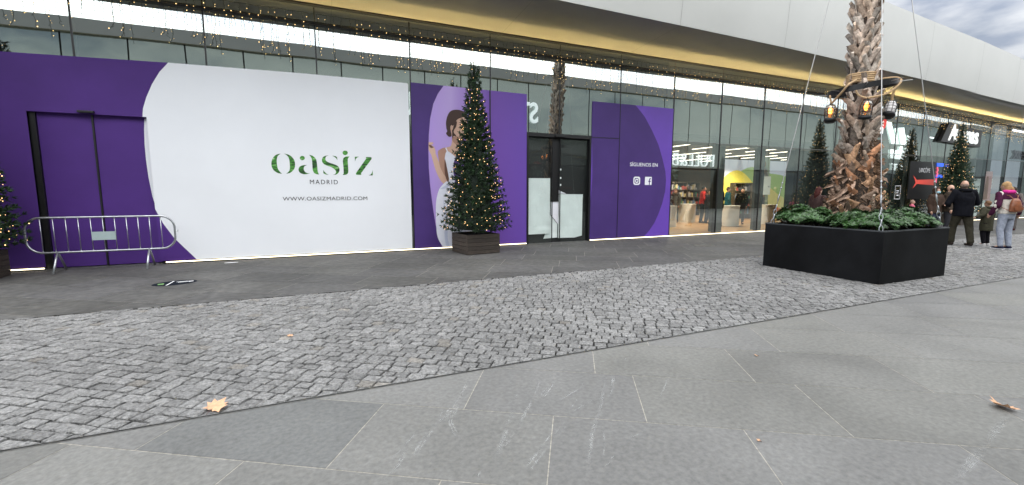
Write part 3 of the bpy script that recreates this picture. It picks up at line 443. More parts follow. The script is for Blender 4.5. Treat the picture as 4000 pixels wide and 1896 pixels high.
# inside shell
part(MB().box(MX(K0),10.35,.18,.26,0,ZS+.1),'inner_wall',M['dark'])
part(MB().box(10.35,10.45,.18,11,0,ZS+.1),'inner_wall',M['shopwall'])
part(MB().box(25.2,25.3,.18,11,0,ZS+.1),'inner_wall',M['shopwall'])
part(MB().box(10.45,25.2,11,11.1,0,ZS+.1),'rear_wall',M['shopwall'])
part(MB().box(10.45,25.2,.16,11,3.32,3.4),'ceiling',M['shopceil'])
part(MB().box(10.45,25.2,.30,.36,3.08,ZS+.1),'bulkhead',M['blind'])
part(MB().box(10.45,25.2,.02,11,-.02,.012),'shop_floor',M['floor_wood'])
part(MB().box(25.3,MX(K1),3.5,3.6,0,ZS+.1),'inner_wall',M['dark'])
part(MB().box(25.3,MX(K1),.02,3.5,-.02,.010),'shop_floor',M['dark'])
part(MB().box(MX(K0),MX(K1),.1,9,ZS+.30,ZS+.34),'deck',M['dark'])
part(MB().box(16.75,25.2,.45,.5,.012,3.3),'inner_wall',M['dark'])  # dark backing wall added so these bays read dark behind the reflections
M['column_dk']=PR('dark column',(.07,.08,.078),.5)
for x,q in ((13.28,.14),(15.45,.07)): part(MB().box(x-q,x+q,.5,.85,.013,3.3),'column',M['column_dk'])
for x in (24.9,31.2,37.5): part(MB().box(x-.12,x+.12,.4,.7,.012,ZS),'column',M['column'])
for x,y in ((13.5,3),(16.5,3),(16.5,6.5),(20,5),(19,8.5),(23.5,8)):  # fill spots added to brighten the shop interior, no fitting stands here
    l=bpy.data.lights.new('added_fill_spot','SPOT'); l.energy=420; l.spot_size=R(150); l.spot_blend=.8; l.color=(1,.86,.68); l.shadow_soft_size=.08
    lo=bpy.data.objects.new('added_fill_spot',l); COL.objects.link(lo); lo.location=(x,y,3.12); lo.parent=B
i=0
for x in [11.0+1.56*k for k in range(9)]:
    y=.75
    while y<6.5:
        part(MB().box(x-.018,x+.018,y,y+2.0,3.21,3.235),'ceiling_strip_light',M['strip']); y+=2.75
# base light, plinth
led=[(-5.45,-4.95),(-3.06,5.24),(7.36,41.7)]
for a,b in led:
    part(MB().box(a,b,-.032,-.018,.024,.044),'base_light',M['led'])
part(MB().box(MX(K0),-4.95,-.045,.05,-.01,.02).box(-3.1,5.26,-.045,.05,-.01,.02).box(7.34,MX(K1),-.045,.05,-.01,.02),'plinth',M['black'])
part(MB().box(-4.93,-3.16,-.02,.1,-.01,.012),'door_sill',M['steel_trim']); part(MB().box(5.26,7.34,-.03,.1,-.01,.014),'door_sill',M['steel_trim'])
# entrance with black frame and sliding glass leaves
fr=MB().box(5.24,5.30,-.03,.1,.014,3.12).box(7.29,7.35,-.03,.1,.014,3.12).box(5.30,7.29,-.03,.1,3.02,3.12)
part(fr,'door_frame',M['black'])
for a,b in ((5.30,6.10),(6.34,7.28)):
    d=part(MB().quad((a,.05,.03),(b,.05,.03),(b,.05,2.98),(a,.05,2.98)),'glass_door',M['glass_clear'])
    MB().box(a,a+.018,.035,.065,.03,3.0).box(b-.018,b,.035,.065,.03,3.0).build('door_stile',M['black'],d)
part(MB().box(6.05,6.34,.10,.14,1.2,3.02),'inner_post',M['black'])
part(MB().box(6.12,6.46,-.075,-.031,3.03,3.085,bev=.01),'door_sensor',M['black'])
part(MB().box(-4.20,-3.95,-.08,-.019,2.985,3.03,bev=.01),'door_sensor',M['black'])
# vinyl covered sliding door on the left: two leaves in a shallow recess
d1=part(MB().box(-4.84,-4.055,.085,.105,.03,2.97),'sliding_door',M['purple_dk'],label='purple left leaf of the covered sliding door')
d2=part(MB().box(-4.015,-3.14,.085,.105,.03,2.97),'sliding_door',M['purple_dk'],label='purple right leaf with a white crescent')
part(MB().box(-4.05,-4.02,.07,.09,.03,2.97),'door_seal',M['black'])
part(MB().box(-4.93,-4.845,.04,.12,.012,2.97),'door_post',M['black'])
dm=[(-3.225,2.95),(-3.245,2.75),(-3.26,2.45),(-3.262,2.15),(-3.25,1.8),(-3.215,1.4),(-3.165,1.12),(-3.145,1.02),(-3.145,2.95)]
MB().poly_xz(dm,.083).build('white_crescent',M['white_v'],d2)
# ---------------- printed window graphics
def lerp_c(a,b,t): return tuple(x+(y-x)*t for x,y in zip(a,b))
g1=root('window_graphic','big purple and white vinyl graphic with green leafy lettering, around the covered sliding door','window graphic',(0,-.017,0))
mb=MB().box(-8.2,-4.93,0,.004,.06,4.0).box(-3.16,2.035,0,.004,.06,4.09)
mb=MB()
def strip_poly(pts,y): return MB().poly_xz(pts,y)
mb=MB().poly_xz([(-8.2,.06),(-4.93,.06),(-4.93,2.97),(-3.16,2.97),(-3.16,.06),(-2.4,.06),(-2.4,4.075),(-5.2,3.985),(-8.2,3.90)],0)
mb.add([(-4.93,.0,2.97),(-3.16,0,2.97),(-3.16,.1,2.97),(-4.93,.1,2.97)],[(0,1,2,3)])
mb.add([(-3.16,.0,.06),(-3.16,0,2.97),(-3.16,.1,2.97),(-3.16,.1,.06)],[(3,2,1,0)])
mb.build('purple_sheet',M['purple_dk'],g1)
cur=[(-2.53,.06),(-2.88,.52),(-3.05,.84),(-3.16,1.14)]
up=[(-3.16,2.975),(-3.222,2.975),(-3.20,3.14),(-3.13,3.36),(-3.02,3.62),(-2.88,3.87),(-2.725,4.065)]
pts=[(2.035,.06)]+cur+up+[(-.3,4.11),(1.99,4.115),(2.02,4.11),(2.035,4.09)]
MB().poly_xz(pts,-.003).build('white_sheet',M['white_v'],g1)
# leafy print seen inside the letters
m,nt_,b=new_mat('leaf print'); t_=nt_.nodes.new('ShaderNodeTexCoord'); mp_=nt_.nodes.new('ShaderNodeMapping'); mp_.inputs['Rotation'].default_value=(0,R(55),0); mp_.inputs['Scale'].default_value=(3,1,11)
w_=nt_.nodes.new('ShaderNodeTexNoise'); w_.inputs['Scale'].default_value=1.3; w_.inputs['Detail'].default_value=3; w_.inputs['Distortion'].default_value=1.2
cr=nt_.nodes.new('ShaderNodeValToRGB'); e=cr.color_ramp.elements; e[0].position=.34; e[0].color=(.004,.02,.006,1); e[1].position=.72; e[1].color=(.45,.62,.38,1)
for p,c in ((.45,(.02,.11,.012,1)),(.55,(.055,.25,.03,1)),(.63,(.12,.36,.07,1))): q=cr.color_ramp.elements.new(p); q.color=c
nt_.links.new(t_.outputs['Object'],mp_.inputs[0]); nt_.links.new(mp_.outputs[0],w_.inputs['Vector']); nt_.links.new(w_.outputs[0],cr.inputs[0]); nt_.links.new(cr.outputs[0],b.inputs['Base Color']); b.inputs['Roughness'].default_value=.55
for k,idx in enumerate(((0,1),(2,3,4),(5,6,7),(8,9),(10,11,12))):
    mb=MB()
    for i in idx: mb.poly_xz(LOGO[i],-.006)
    mb.build('leafy_letter',m,g1)
text_mesh('MADRID',-.255,.340,1.665,1.765,-.006,M['ink'],'place_lettering',g1,bold=-.004,space=1.25)
text_mesh('WWW.OASIZMADRID.COM',-.83,.985,1.290,1.375,-.006,M['ink'],'web_address',g1,bold=.0,space=1.06)
g2=root('window_graphic','purple vinyl graphic with a printed woman in a white dress inside a lilac oval','window graphic',(0,-.017,0))
MB().poly_xz([(2.10,.06),(5.24,.06),(5.24,4.13),(2.10,4.145)],0).build('purple_sheet',M['purple_dk2'],g2)
m2,nt_,b=new_mat('lilac print'); t_=nt_.nodes.new('ShaderNodeTexCoord'); sp=nt_.nodes.new('ShaderNodeSeparateXYZ'); cr=nt_.nodes.new('ShaderNodeValToRGB'); mr_=nt_.nodes.new('ShaderNodeMapRange'); mr_.inputs[1].default_value=2.5; mr_.inputs[2].default_value=5.25
e=cr.color_ramp.elements; e[0].position=0; e[0].color=(.40,.27,.66,1); e[1].position=1; e[1].color=(.125,.055,.36,1)
for p,c in ((.22,(.50,.37,.74,1)),(.45,(.26,.14,.55,1)),(.62,(.15,.06,.37,1))): q=cr.color_ramp.elements.new(p); q.color=c
nt_.links.new(t_.outputs['Object'],sp.inputs[0]); nt_.links.new(sp.outputs[0],mr_.inputs[0]); nt_.links.new(mr_.outputs[0],cr.inputs[0]); nt_.links.new(cr.outputs[0],b.inputs['Base Color']); b.inputs['Roughness'].default_value=.5
ov=[(2.92,4.14),(2.77,3.93),(2.65,3.68),(2.56,3.3),(2.52,2.91),(2.50,2.5),(2.50,2.1),(2.52,1.7),(2.56,1.3),(2.60,.95),(2.65,.62),(2.72,.32),(2.81,.06)]
MB().poly_xz(ov[::-1]+[(2.92,4.14),(5.24,4.13),(5.24,.06)][0:0]+[(5.24,4.13),(5.24,.06)],-.003).build('lilac_oval',m2,g2)
wm=dict(skin=(.62,.41,.31),skin_dark=(.43,.25,.18),shade=(.14,.07,.05),dress=(.76,.78,.88),fold=(.58,.62,.78),blazer=(.16,.08,.36),blazer_dark=(.11,.05,.27),hair=(.055,.028,.022),eye=(.02,.012,.012),lip=(.38,.12,.11),earring=(.03,.02,.02))
wmats={k:PR('print '+k.replace('_',' '),c,.55,noise_=(4,.05)) for k,c in wm.items()}
wr=MB().poly_xz([(2.6,2.6),(2.61,2.6),(2.61,2.61)],-.005)
wo_=bpy.data.objects.new('printed_woman',None); COL.objects.link(wo_); wo_.parent=g2
def wclip(p): return [(max(x,2.505+abs(z-2.3)**2*.02) if z>2.5 else x,max(z,.062)) for x,z in p]
grp={}
for i,(n,p) in enumerate(WOMAN): grp.setdefault(n,[]).append((i,p))
for n,l in grp.items():
    mb=MB()
    for i,p in l: mb.poly_xz(wclip(p),-.0045-.0006*i)
    mb.build(n.replace('skin_dark','shaded_skin').replace('blazer_dark','lapel').replace('shade','skin_shade'),wmats[n],wo_)
MB().box(4.150,4.176,-.022,-.001,.06,4.135).build('mullion_line',M['black'],g2)
g3=root('window_graphic','violet vinyl graphic with round dark disc and white social media icons, right of the entrance','window graphic',(0,-.017,0))
MB().poly_xz([(7.36,.06),(10.425,.06),(10.425,4.12),(7.36,4.11)],0).build('violet_sheet',M['purple_br'],g3)
rc=[(8.92,4.117),(9.28,3.80),(9.60,3.38),(9.86,2.98),(10.05,2.54),(10.19,2.15),(10.235,1.85),(10.215,1.5),(10.12,1.12),(9.98,.78),(9.82,.48),(9.62,.24),(9.42,.062)]
lc=[(7.37,.062),(7.362,1.2),(7.385,1.5),(7.405,1.9),(7.40,2.3),(7.385,2.7),(7.362,3.05),(7.362,4.112)]
MB().poly_xz(rc+lc,-.003).build('dark_disc',M['purple_dk2'],g3)
MB().box(8.345,8.362,-.012,-.001,.06,4.11).box(7.36,8.345,-.012,-.001,3.078,3.095).build('seam_line',M['black'],g3)
text_mesh('SÍGUENOS EN',8.775,9.86,2.275,2.415,-.006,M['white'],'follow_us_lettering',g3,bold=.004)
def rrect(x0,x1,z0,z1,r,n=5):
    o=[]
    for cx,cz,a in ((x1-r,z1-r,0),(x0+r,z1-r,90),(x0+r,z0+r,180),(x1-r,z0+r,270)):
        for k in range(n+1): w=R(a+90*k/n); o.append((cx+r*math.cos(w),cz+r*math.sin(w)))
    return o
def ring(mb,o,i,y):
    n=len(o); mb.add([(x,y,z) for x,z in o]+[(x,y,z) for x,z in i],[(k,(k+1)%n,n+(k+1)%n,n+k) for k in range(n)])
ic=MB(); ring(ic,rrect(8.925,9.185,1.70,1.955,.07),rrect(8.965,9.145,1.740,1.915,.04),-.006)
circ=lambda cx,cz,r,n=20:[(cx+r*math.cos(2*PI*k/n),cz+r*math.sin(2*PI*k/n)) for k in range(n)]
ring(ic,circ(9.052,1.826,.066),circ(9.052,1.826,.036),-.006); ic.poly_xz(circ(9.115,1.888,.016,10),-.0065)
ic.build('photo_app_icon',M['white'],g3)
fc=MB().poly_xz(rrect(9.375,9.645,1.70,1.955,.02),-.006); fo=fc.build('letter_icon',M['white'],g3)
fx=9.555
MB().poly_xz([(fx-.018,1.695),(fx+.018,1.695),(fx+.018,1.80),(fx+.05,1.80),(fx+.055,1.832),(fx+.018,1.832),(fx+.018,1.86),(fx+.026,1.878),(fx+.058,1.88),(fx+.058,1.912),(fx+.02,1.915),(fx-.01,1.9),(fx-.018,1.87),(fx-.018,1.832),(fx-.045,1.832),(fx-.045,1.80),(fx-.018,1.80)],-.0075).build('icon_glyph',M['purple_dk2'],fo)
# ---------------- paper taped behind the entrance glass
def sheet(name,label,pts,mat,y,crease=True):
    mb=MB(); bm=bmesh.new(); f=bm.faces.new([bm.verts.new((x,0,z)) for x,z in pts]); f.normal_update(); bmesh.ops.triangulate(bm,faces=[f])
    bmesh.ops.subdivide_edges(bm,edges=bm.edges[:],cuts=5,use_grid_fill=True); bmesh.ops.triangulate(bm,faces=bm.faces[:])
    for v in bm.verts:
        d=noise.noise(Vector((v.co.x*2.2,len(label)*.7,v.co.z*9)))*.012+noise.noise(Vector((v.co.x*5,3,v.co.z*3)))*.008
        v.co.y=y+.02+d
    bm.verts.index_update(); mb.add([v.co.copy() for v in bm.verts],[[v.index for v in q.verts] for q in bm.faces]); bm.free()
    o=mb.build(name,mat); return tag(o,label,'paper')
sheet('paper_sheet','tall creased white paper taped inside the left glass door of the entrance',[(5.325,.27),(6.04,.27),(6.05,1.0),(6.045,1.875),(5.33,1.87)],M['paper'],.075)
sheet('paper_sheet','shorter creased white paper taped inside the right glass door of the entrance',[(6.33,.13),(6.9,.12),(7.15,.17),(7.16,1.41),(6.345,1.42)],M['paper'],.075)
sheet('paper_sheet','loose lilac-white paper folded between the two door sheets',[(6.085,1.19),(6.345,1.42),(6.345,.53),(6.09,.82)],M['paper2'],.10)
sheet('paper_sheet','curled white paper end rising above the fold in the doorway',[(6.11,1.62),(6.20,1.60),(6.62,1.43),(6.35,1.43),(6.10,1.22),(6.17,1.44)],M['paper2'],.13)
sheet('paper_sheet','white paper roll drooping to the floor in the doorway gap',[(6.09,.81),(6.33,.54),(6.33,.14),(5.87,.12),(5.96,.33),(6.05,.40)],M['paper'],.13)
tag(MB().box(6.07,6.14,.16,.2,1.2,1.5,bev=.004).build('cardboard_tube',M['cardboard']),'brown cardboard tube end behind the curled paper in the doorway','tube')

# ---------------- crowd barrier
b=root('crowd_barrier','galvanised steel crowd barrier standing in front of the covered purple door','barrier',(-3.885,-.38,0),R(-1))
x0,x1,z0,z1,r=-1.12,1.12,.365,1.015,.23
pts=[]
for cx,cz,a in ((x1-r,z1-r,0),(x0+r,z1-r,90),(x0+r,z0+r,180),(x1-r,z0+r,270)):
    for k in range(9): w=R(a+90*k/8); pts.append((cx+r*math.cos(w),0,cz+r*math.sin(w)))
mb=MB().tube(pts,.019,10,closed=True); mb.build('frame',M['galv'],b,smooth=True)
for k in range(11):
    x=-.90+.18*k; mb=MB().tube([(x,0,z0),(x,0,z1)],.0075,6); mb.sph((x,0,z1-.028),.014,6,5); mb.sph((x,0,z0+.02),.012,6,5)
    mb.build('bar',M['galv'],b,smooth=True)
MB().box(-.18,.18,-.010,-.006,.575,.735).build('sign_plate',M['plate'],b)
for x in (-.70,.68):
    for s in (-1,1):
        MB().tube([(x,0,.37),(x+.0,s*.10,.22),(x-.02*s,s*.27,.0)],.019,8).build('leg',M['galv'],b,smooth=True)
MB().tube([(1.12,0,.70),(1.17,0,.70),(1.17,0,.73)],.008,6).build('hook',M['galv'],b)
# ---------------- floor decals, leaves
fs=root('floor_sticker','dark oval sticker with white and green print on the grey paving below the white graphic','floor sticker',(-2.30,-2.45,.0),R(14))
MB().add([(.30*math.cos(2*PI*k/28),.215*math.sin(2*PI*k/28),.003) for k in range(28)],[tuple(range(28))]).build('disc',PR('sticker blue black',(.012,.015,.022),.95,spec=.05),fs)
mb=MB()
for x0,x1,y in ((.02,.17,.07),(.04,.20,.02),(.18,.25,.05),(.19,.25,-.01)): mb.box(x0,x1,y-.012,y+.012,.0035,.0042)
mb.quad((-.12,-.17,.0038),(-.10,-.17,.0038),(.0,.19,.0038),(-.02,.19,.0038)); mb.build('white_print',M['white'],fs)
MB().box(-.22,-.14,-.06,.06,.0035,.0042).build('green_print',PR('green print',(.12,.26,.08),.6),fs)
tag(MB().add([(-1.84+.13*math.cos(2*PI*k/20),-.41+.05*math.sin(2*PI*k/20),.004) for k in range(20)],[tuple(range(20))]).build('floor_marker',M['white_v']),'small pale round marker on the paving close to the white graphic','floor marker')
mb=MB().add([(9.7+.34*math.cos(2*PI*k/20)*(1+.2*math.sin(3*k)),-2.2+.22*math.sin(2*PI*k/20)*(1+.25*math.cos(2*k)),.003) for k in range(20)],[tuple(range(20))])
tag(mb.build('dark_patch',PR('dark smooth stone',(.075,.07,.065),.35,noise_=(14,.3))),kind='structure')  # irregular flat patch, darker and smoother than the paving
def plane_leaf(loc,rz,size,label,curl=.22,light=True):
    r=root('fallen_leaf',label,'leaf',loc,rz)
    out=[(.03,-.30),(.14,-.40),(.2,-.30),(.50,-.36),(.40,-.13),(.64,.10),(.40,.10),(.42,.34),(.20,.27),(.10,.42),(.0,.64),(-.10,.42),(-.2,.27),(-.42,.34),(-.40,.10),(-.64,.10),(-.40,-.13),(-.5,-.36),(-.2,-.3),(-.14,-.40),(-.03,-.30)]
    n=len(out); vs=[(0,0,.004)];fs=[]
    for q in (.5,1):
        for x,y in out:
            rr=math.hypot(x,y)*q; vs.append((x*q*size*.8,y*q*size*.8,.004+curl*size*(rr**2)*(.7+.6*math.sin(3*math.atan2(y,x)+1))))
    for k in range(n):
        k2=(k+1)%n; fs+=[(0,1+k,1+k2),(1+k,1+n+k,1+n+k2,1+k2)]
    MB().add(vs,fs).build('blade',M['dryleaf'],r,smooth=True)
    MB().tube([(0,-.2*size,.006),(0,-size*.4,.008),(size*.06,-size*.62,.006)],[.0022,.0018,.0014],5).build('stalk',M['leaf_dk'],r)
    r.rotation_euler=(R(14),R(4),rz); return r
plane_leaf((-.745,-7.66,.016),R(-35),.17,'light brown plane leaf lying on the setts near the paving edge')
plane_leaf((4.27,-9.83,.014),R(70),.165,'pale curled plane leaf on the near slabs at the right',.5)
plane_leaf((-.38,-6.16,.004),R(20),.065,'small brown leaf among the setts, left of centre')
plane_leaf((3.58,-8.47,.002),R(50),.045,'tiny orange leaf scrap on the slabs, upper of two')
plane_leaf((2.35,-9.43,.002),R(10),.030,'tiny orange leaf scrap on the slabs, lower of two')

# ---------------- christmas trees
def R_at(t): # t 0 bottom..1 top
    return .745*(1-t)**.85*(.80+.20*math.cos(3.0*t)) + .055
def xmas_tree(name,label,loc,H=4.0,z0=.55,seed=1,group=None):
    rd=random.Random(seed); r=root(name,label,'christmas tree',loc,group=group)
    MB().lathe([(.05,.3),(.045,z0+.5),(.02,z0+H*.9)],n=8).build('trunk',M['wood_dk'],r)
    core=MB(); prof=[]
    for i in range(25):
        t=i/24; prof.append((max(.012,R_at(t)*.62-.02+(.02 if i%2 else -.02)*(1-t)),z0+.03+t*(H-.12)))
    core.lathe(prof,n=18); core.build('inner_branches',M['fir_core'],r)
    f=MB(); bulbs=MB(); nb=620
    for i in range(nb):
        t=(i+rd.random())/nb; t=1-(1-t)**.62; t=max(0,1-(1-(i+.5)/nb)**.60); a=i*2.39996+rd.uniform(-.3,.3)
        lvl=round(t*26)/26; t=t*.35+lvl*.65
        Rr=R_at(t)*rd.uniform(.84,1.12)*(1 if rd.random()<.93 else 1.1); z=z0+.04+t*H*.97
        d=Vector((math.cos(a),math.sin(a),0)); side=Vector((-d.y,d.x,0)); sh=rd.uniform(.65,1.15)
        st=5 if Rr>.25 else 3
        for k in range(st):
            q=.45+.55*(k+1)/st; p=d*Rr*q+Vector((0,0,z-.05*math.sin(PI*q)*1.2+.05*q**4))+side*rd.uniform(-.05,.05)
            for m_ in range(9):
                dirn=(d*rd.uniform(.1,1.0)+side*rd.uniform(-1,1)+Vector((0,0,rd.uniform(-.55,.8)))).normalized()*rd.uniform(.055,.10)
                w=dirn.cross(Vector((rd.random(),rd.random(),rd.random()))).normalized()*.011
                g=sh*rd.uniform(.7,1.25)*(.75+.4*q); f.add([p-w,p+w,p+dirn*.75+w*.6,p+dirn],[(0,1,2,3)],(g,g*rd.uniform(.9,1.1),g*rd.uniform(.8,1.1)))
        if rd.random()<.62:
            p=d*Rr*rd.uniform(.93,1.05)+Vector((0,0,z+rd.uniform(-.02,.06)))+side*rd.uniform(-.06,.06); bulbs.sph(p,rd.choice((.0055,.007,.009)),6,4)
    for k in range(10):
        p=Vector((rd.uniform(-.02,.02),rd.uniform(-.02,.02),z0+H*.94+k*.03))
        for m_ in range(8):
            dd=Vector((rd.uniform(-1,1),rd.uniform(-1,1),rd.uniform(0,1.2))).normalized()*.05; f.add([p,p+Vector((.008,0,0)),p+dd],[(0,1,2)],(.9,.9,.9))
    # a few hanging shoots at the foot of the crown
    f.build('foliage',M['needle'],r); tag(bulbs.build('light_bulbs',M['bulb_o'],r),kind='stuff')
    return r
def wood_box(label,loc,rz=0,s=.44,h=.47):
    r=root('wooden_box',label,'tree box',loc,rz,group='dark timber boxes under the christmas trees'); n=5
    for sx,ax in ((1,0),(-1,0),(1,1),(-1,1)):
        mb=MB(); hh=h/n
        for k in range(n):
            z=.012+k*hh; t=random.uniform(.75,1.3); a,b_=(s-.02,s)
            if ax==0: mb.box(-s+.022,s-.022,sx*s-(.022 if sx>0 else 0),sx*s+(0 if sx>0 else .022),z,z+hh-.006,(t,t,t))
            else: mb.box(sx*s-(.022 if sx>0 else 0),sx*s+(0 if sx>0 else .022),-s,s,z,z+hh-.006,(t,t,t))
        mb.build('side_boards',M['wood_dk'],r)
    MB().box(-s+.03,s-.03,-s+.03,s-.03,.02,h-.05).build('soil_fill',M['soil'],r)
    return r
TG='lit christmas trees along the shop fronts'
T1=xmas_tree('christmas_tree','tall narrow christmas tree with warm lights in front of the printed woman',(3.43,-.90,0),group=TG)
dup(T1,(-5.62,-.92,0),R(70),'christmas tree cut by the left picture edge, beside the crowd barrier',TG)
dup(T1,(19.25,-.9,0),R(150),'christmas tree almost hidden behind the palm trunk',TG)
dup(T1,(26.2,-.9,0),R(220),'christmas tree in front of the white lettered black sign, at the right',TG)
dup(T1,(32.0,-15.1,0),R(20),'christmas tree across the street, seen only mirrored in the shop window',TG)
dup(T1,(55,-15.1,0),R(20),'farther christmas tree across the street, faint in the glass',TG)
B1=wood_box('dark timber box under the tree in front of the printed woman',(3.43,-.90,0),R(8))
for x,y,l in ((-5.62,-.92,'dark timber box under the tree at the left picture edge'),(19.25,-.9,'dark timber box under the tree behind the palm planter'),(26.2,-.9,'dark timber box under the tree by the black sign'),(32,-15.1,'dark timber box of the mirrored tree across the street'),(55,-15.1,'dark timber box of the farther tree across the street')):
    dup(B1,(x,y,0),R(4),l)

# ---------------- icicle lights along the glass head
def strand_mesh(L_,seed):
    rd=random.Random(seed); pts=[];x=y=0
    n=int(L_/.045)
    for i in range(n+1):
        pts.append((x,y,-i*.045)); x+=rd.uniform(-.014,.014); y+=rd.uniform(-.010,.010); x*=.9;y*=.9
    if rd.random()<.6: pts[-1]=(pts[-1][0]+rd.choice((-1,1))*.035,pts[-1][1],pts[-1][2]+.02)
    mb=MB().tube(pts,.0036,4); bl=[]
    for i in range(1,len(pts)):
        if i%2==0 or rd.random()<.2:
            s=rd.choice((-1,1)); p=pts[i]; q=(p[0]+s*.022,p[1]-.004,p[2]-rd.uniform(-.01,.02)); mb.tube([p,q],.004,4); bl.append(q)
    return mb,bl
LEN=[.40,.92,.62,.74,.50,.98,.68,.84]
protos=[]
for i,l in enumerate(LEN):
    mb,bl=strand_mesh(l,30+i); protos.append((mb,bl))
pm=[]
for mb,bl in protos:
    o=mb.build('strand',M['wire']); pm.append(o.data); bpy.data.objects.remove(o)
YI=-.24; ZI=5.335
rd=random.Random(9)
variants=[]
for vkey in range(4):
    seq=[rd.randrange(8) for _ in range(13)]; xo=[.08+.16*k+rd.uniform(-.03,.03) for k in range(13)]
    bm_=MB()
    for s_,x in zip(seq,xo):
        for q in protos[s_][1]:
            if rd.random()<.62: bm_.sph((x+q[0],q[1],q[2]),rd.choice((.005,.006,.0075)),6,4)
    ob=bm_.build('light_bulbs',M['bulb']); variants.append((seq,xo,ob.data)); bpy.data.objects.remove(ob)
cb=MB().tube([(x*.116,0,.006*math.sin(x*2.1)) for x in range(19)],.006,5); cbo=cb.build('cable',M['wire']); cbm=cbo.data; bpy.data.objects.remove(cbo)
def where(k):
    if k<0: return ('over the purple sheet at the left edge','above the covered sliding door','where the purple sheet turns white')[k+3]
    x=MX(k)
    if k<0: return 'above the purple and white graphic, bay %s of the left end'%('first','second','third')[k+3]
    names=['over the leafy lettering','over the right end of the white graphic','over the printed woman','left of the palm reflection','over the entrance reflection of the palm','over the violet social media graphic','over the first clear shop window','over the second clear shop window','over the third clear shop window','left of the palm ring','behind the palm ring']
    return names[k] if k<len(names) else ('right of the palm, near part','right of the palm, near the red disc sign','above the slanted black sign, left','above the slanted black sign, right','beyond the slanted black sign','over the far right windows')[min(5,(k-11)//2)] 
for k in range(K0,K1):
    seq,xo,bmesh_=variants[k%4]; x=MX(k)
    r=root('icicle_light_string','icicle lights '+where(k),'icicle lights',(x,YI,ZI-(0 if x<17 else .0012*(x-17)**2)),group='icicle light strings hung along the glass head')
    def link(n,me,loc=(0,0,0)):
        o=bpy.data.objects.new(n,me); COL.objects.link(o); o.parent=r; o.location=loc; return o
    link('cable',cbm)
    for s_,xx in zip(seq,xo): link('strand',pm[s_],(xx,0,0))
    tag(link('light_bulbs',bmesh_),kind='stuff')

# ---------------- palm, planter, ring, lanterns, guy cables
PX0,PX1,PY0,PY1,PZ=8.18,10.17,-7.13,-5.09,.87
r=root('square_planter','big square black metal planter holding the palm on the cobbled strip','planter',(0,0,0))
cx,cy=(PX0+PX1)/2,(PY0+PY1)/2
mb=MB(); tpr=.012
def frus(mb,x0,x1,y0,y1,z0,z1,t):
    return mb.add([(x0+t,y0+t,z0),(x1-t,y0+t,z0),(x1-t,y1-t,z0),(x0+t,y1-t,z0),(x0,y0,z1),(x1,y0,z1),(x1,y1,z1),(x0,y1,z1)],[(0,1,5,4),(1,2,6,5),(2,3,7,6),(3,0,4,7),(0,3,2,1)])
frus(mb,PX0,PX1,PY0,PY1,.0,PZ-.004,.0); mb.build('body',M['planter'],r)
w=.045; mb=MB()
mb.add([(PX0-.002,PY0-.002,PZ),(PX1+.002,PY0-.002,PZ),(PX1+.002,PY1+.002,PZ),(PX0-.002,PY1+.002,PZ),(PX0+w,PY0+w,PZ),(PX1-w,PY0+w,PZ),(PX1-w,PY1-w,PZ),(PX0+w,PY1-w,PZ)],[(0,1,5,4),(1,2,6,5),(2,3,7,6),(3,0,4,7)])
for a,b_ in ((0,1),(1,2),(2,3),(3,0)):
    c=[(PX0-.002,PY0-.002),(PX1+.002,PY0-.002),(PX1+.002,PY1+.002),(PX0-.002,PY1+.002)]; mb.quad((*c[a],PZ-.02),(*c[b_],PZ-.02),(*c[b_],PZ),(*c[a],PZ))
mb.build('rim',M['rim'],r)
MB().quad((PX0+.02,PY0+.02,PZ-.06),(PX1-.02,PY0+.02,PZ-.06),(PX1-.02,PY1-.02,PZ-.06),(PX0+.02,PY1-.02,PZ-.06)).build('soil',M['soil'],r)
# shrubs
def shrub(label,c,rx,ry,h,n,seed):
    rd=random.Random(seed); r=root('evergreen_shrub',label,'shrub',(c[0],c[1],PZ-.06),group='glossy evergreen shrubs in the square planter')
    f=MB(); st=MB()
    for i in range(n):
        a=rd.random()*2*PI; q=math.sqrt(rd.random()); x=q*rx*math.cos(a); y=q*ry*math.sin(a)
        hh=h*(1-.55*q**3)*(.72+.38*noise.noise(Vector((x*4+seed,y*4,0)))+.12*rd.random())
        p=Vector((x,y,max(.06,hh))); nrm=Vector((x/rx*.9,y/ry*.9,1.1)).normalized()
        if rd.random()<.25: st.tube([(x*.7,y*.7,0),(x,y,hh)],.005,4)
        sh=rd.uniform(.6,1.35); layers=1+(rd.random()<.6)
        for l in range(layers):
            pp=p-nrm*.05*l; m_=rd.randint(6,8); ph=rd.random()*6
            t1=nrm.orthogonal().normalized(); t2=nrm.cross(t1)
            for k in range(m_):
                w_=ph+2*PI*k/m_; d=(t1*math.cos(w_)+t2*math.sin(w_)); up=rd.uniform(.1,.75); ax=(d+nrm*up).normalized(); ln=rd.uniform(.05,.085); wd=ax.cross(nrm).normalized()*ln*.21
                g=sh*rd.uniform(.8,1.2)*(1 if l==0 else .7); c_=(g,g*rd.uniform(.92,1.1),g*.9)
                e=nrm*ln*.06
                f.add([pp,pp+ax*ln*.5-wd,pp+ax*ln*.55-e,pp+ax*ln*.5+wd,pp+ax*ln-e*1.5],[(0,1,2),(0,2,3),(1,4,2),(2,4,3)],c_)
    # lower body leaves facing outwards
    f.build('foliage',M['leaf'],r); st.build('stems',M['palm_core'],r)
    return r
shrub('low glossy shrub at the left back corner of the square planter',(8.68,-5.55),.52,.52,.42,620,1)
shrub('low glossy shrub at the front corner of the square planter',(8.72,-6.55),.55,.60,.38,660,2)
shrub('low glossy shrub at the right front of the square planter, below the cable',(9.62,-6.62),.56,.55,.39,660,3)
shrub('low glossy shrub behind the palm at the right back corner',(9.72,-5.62),.52,.54,.48,580,4)
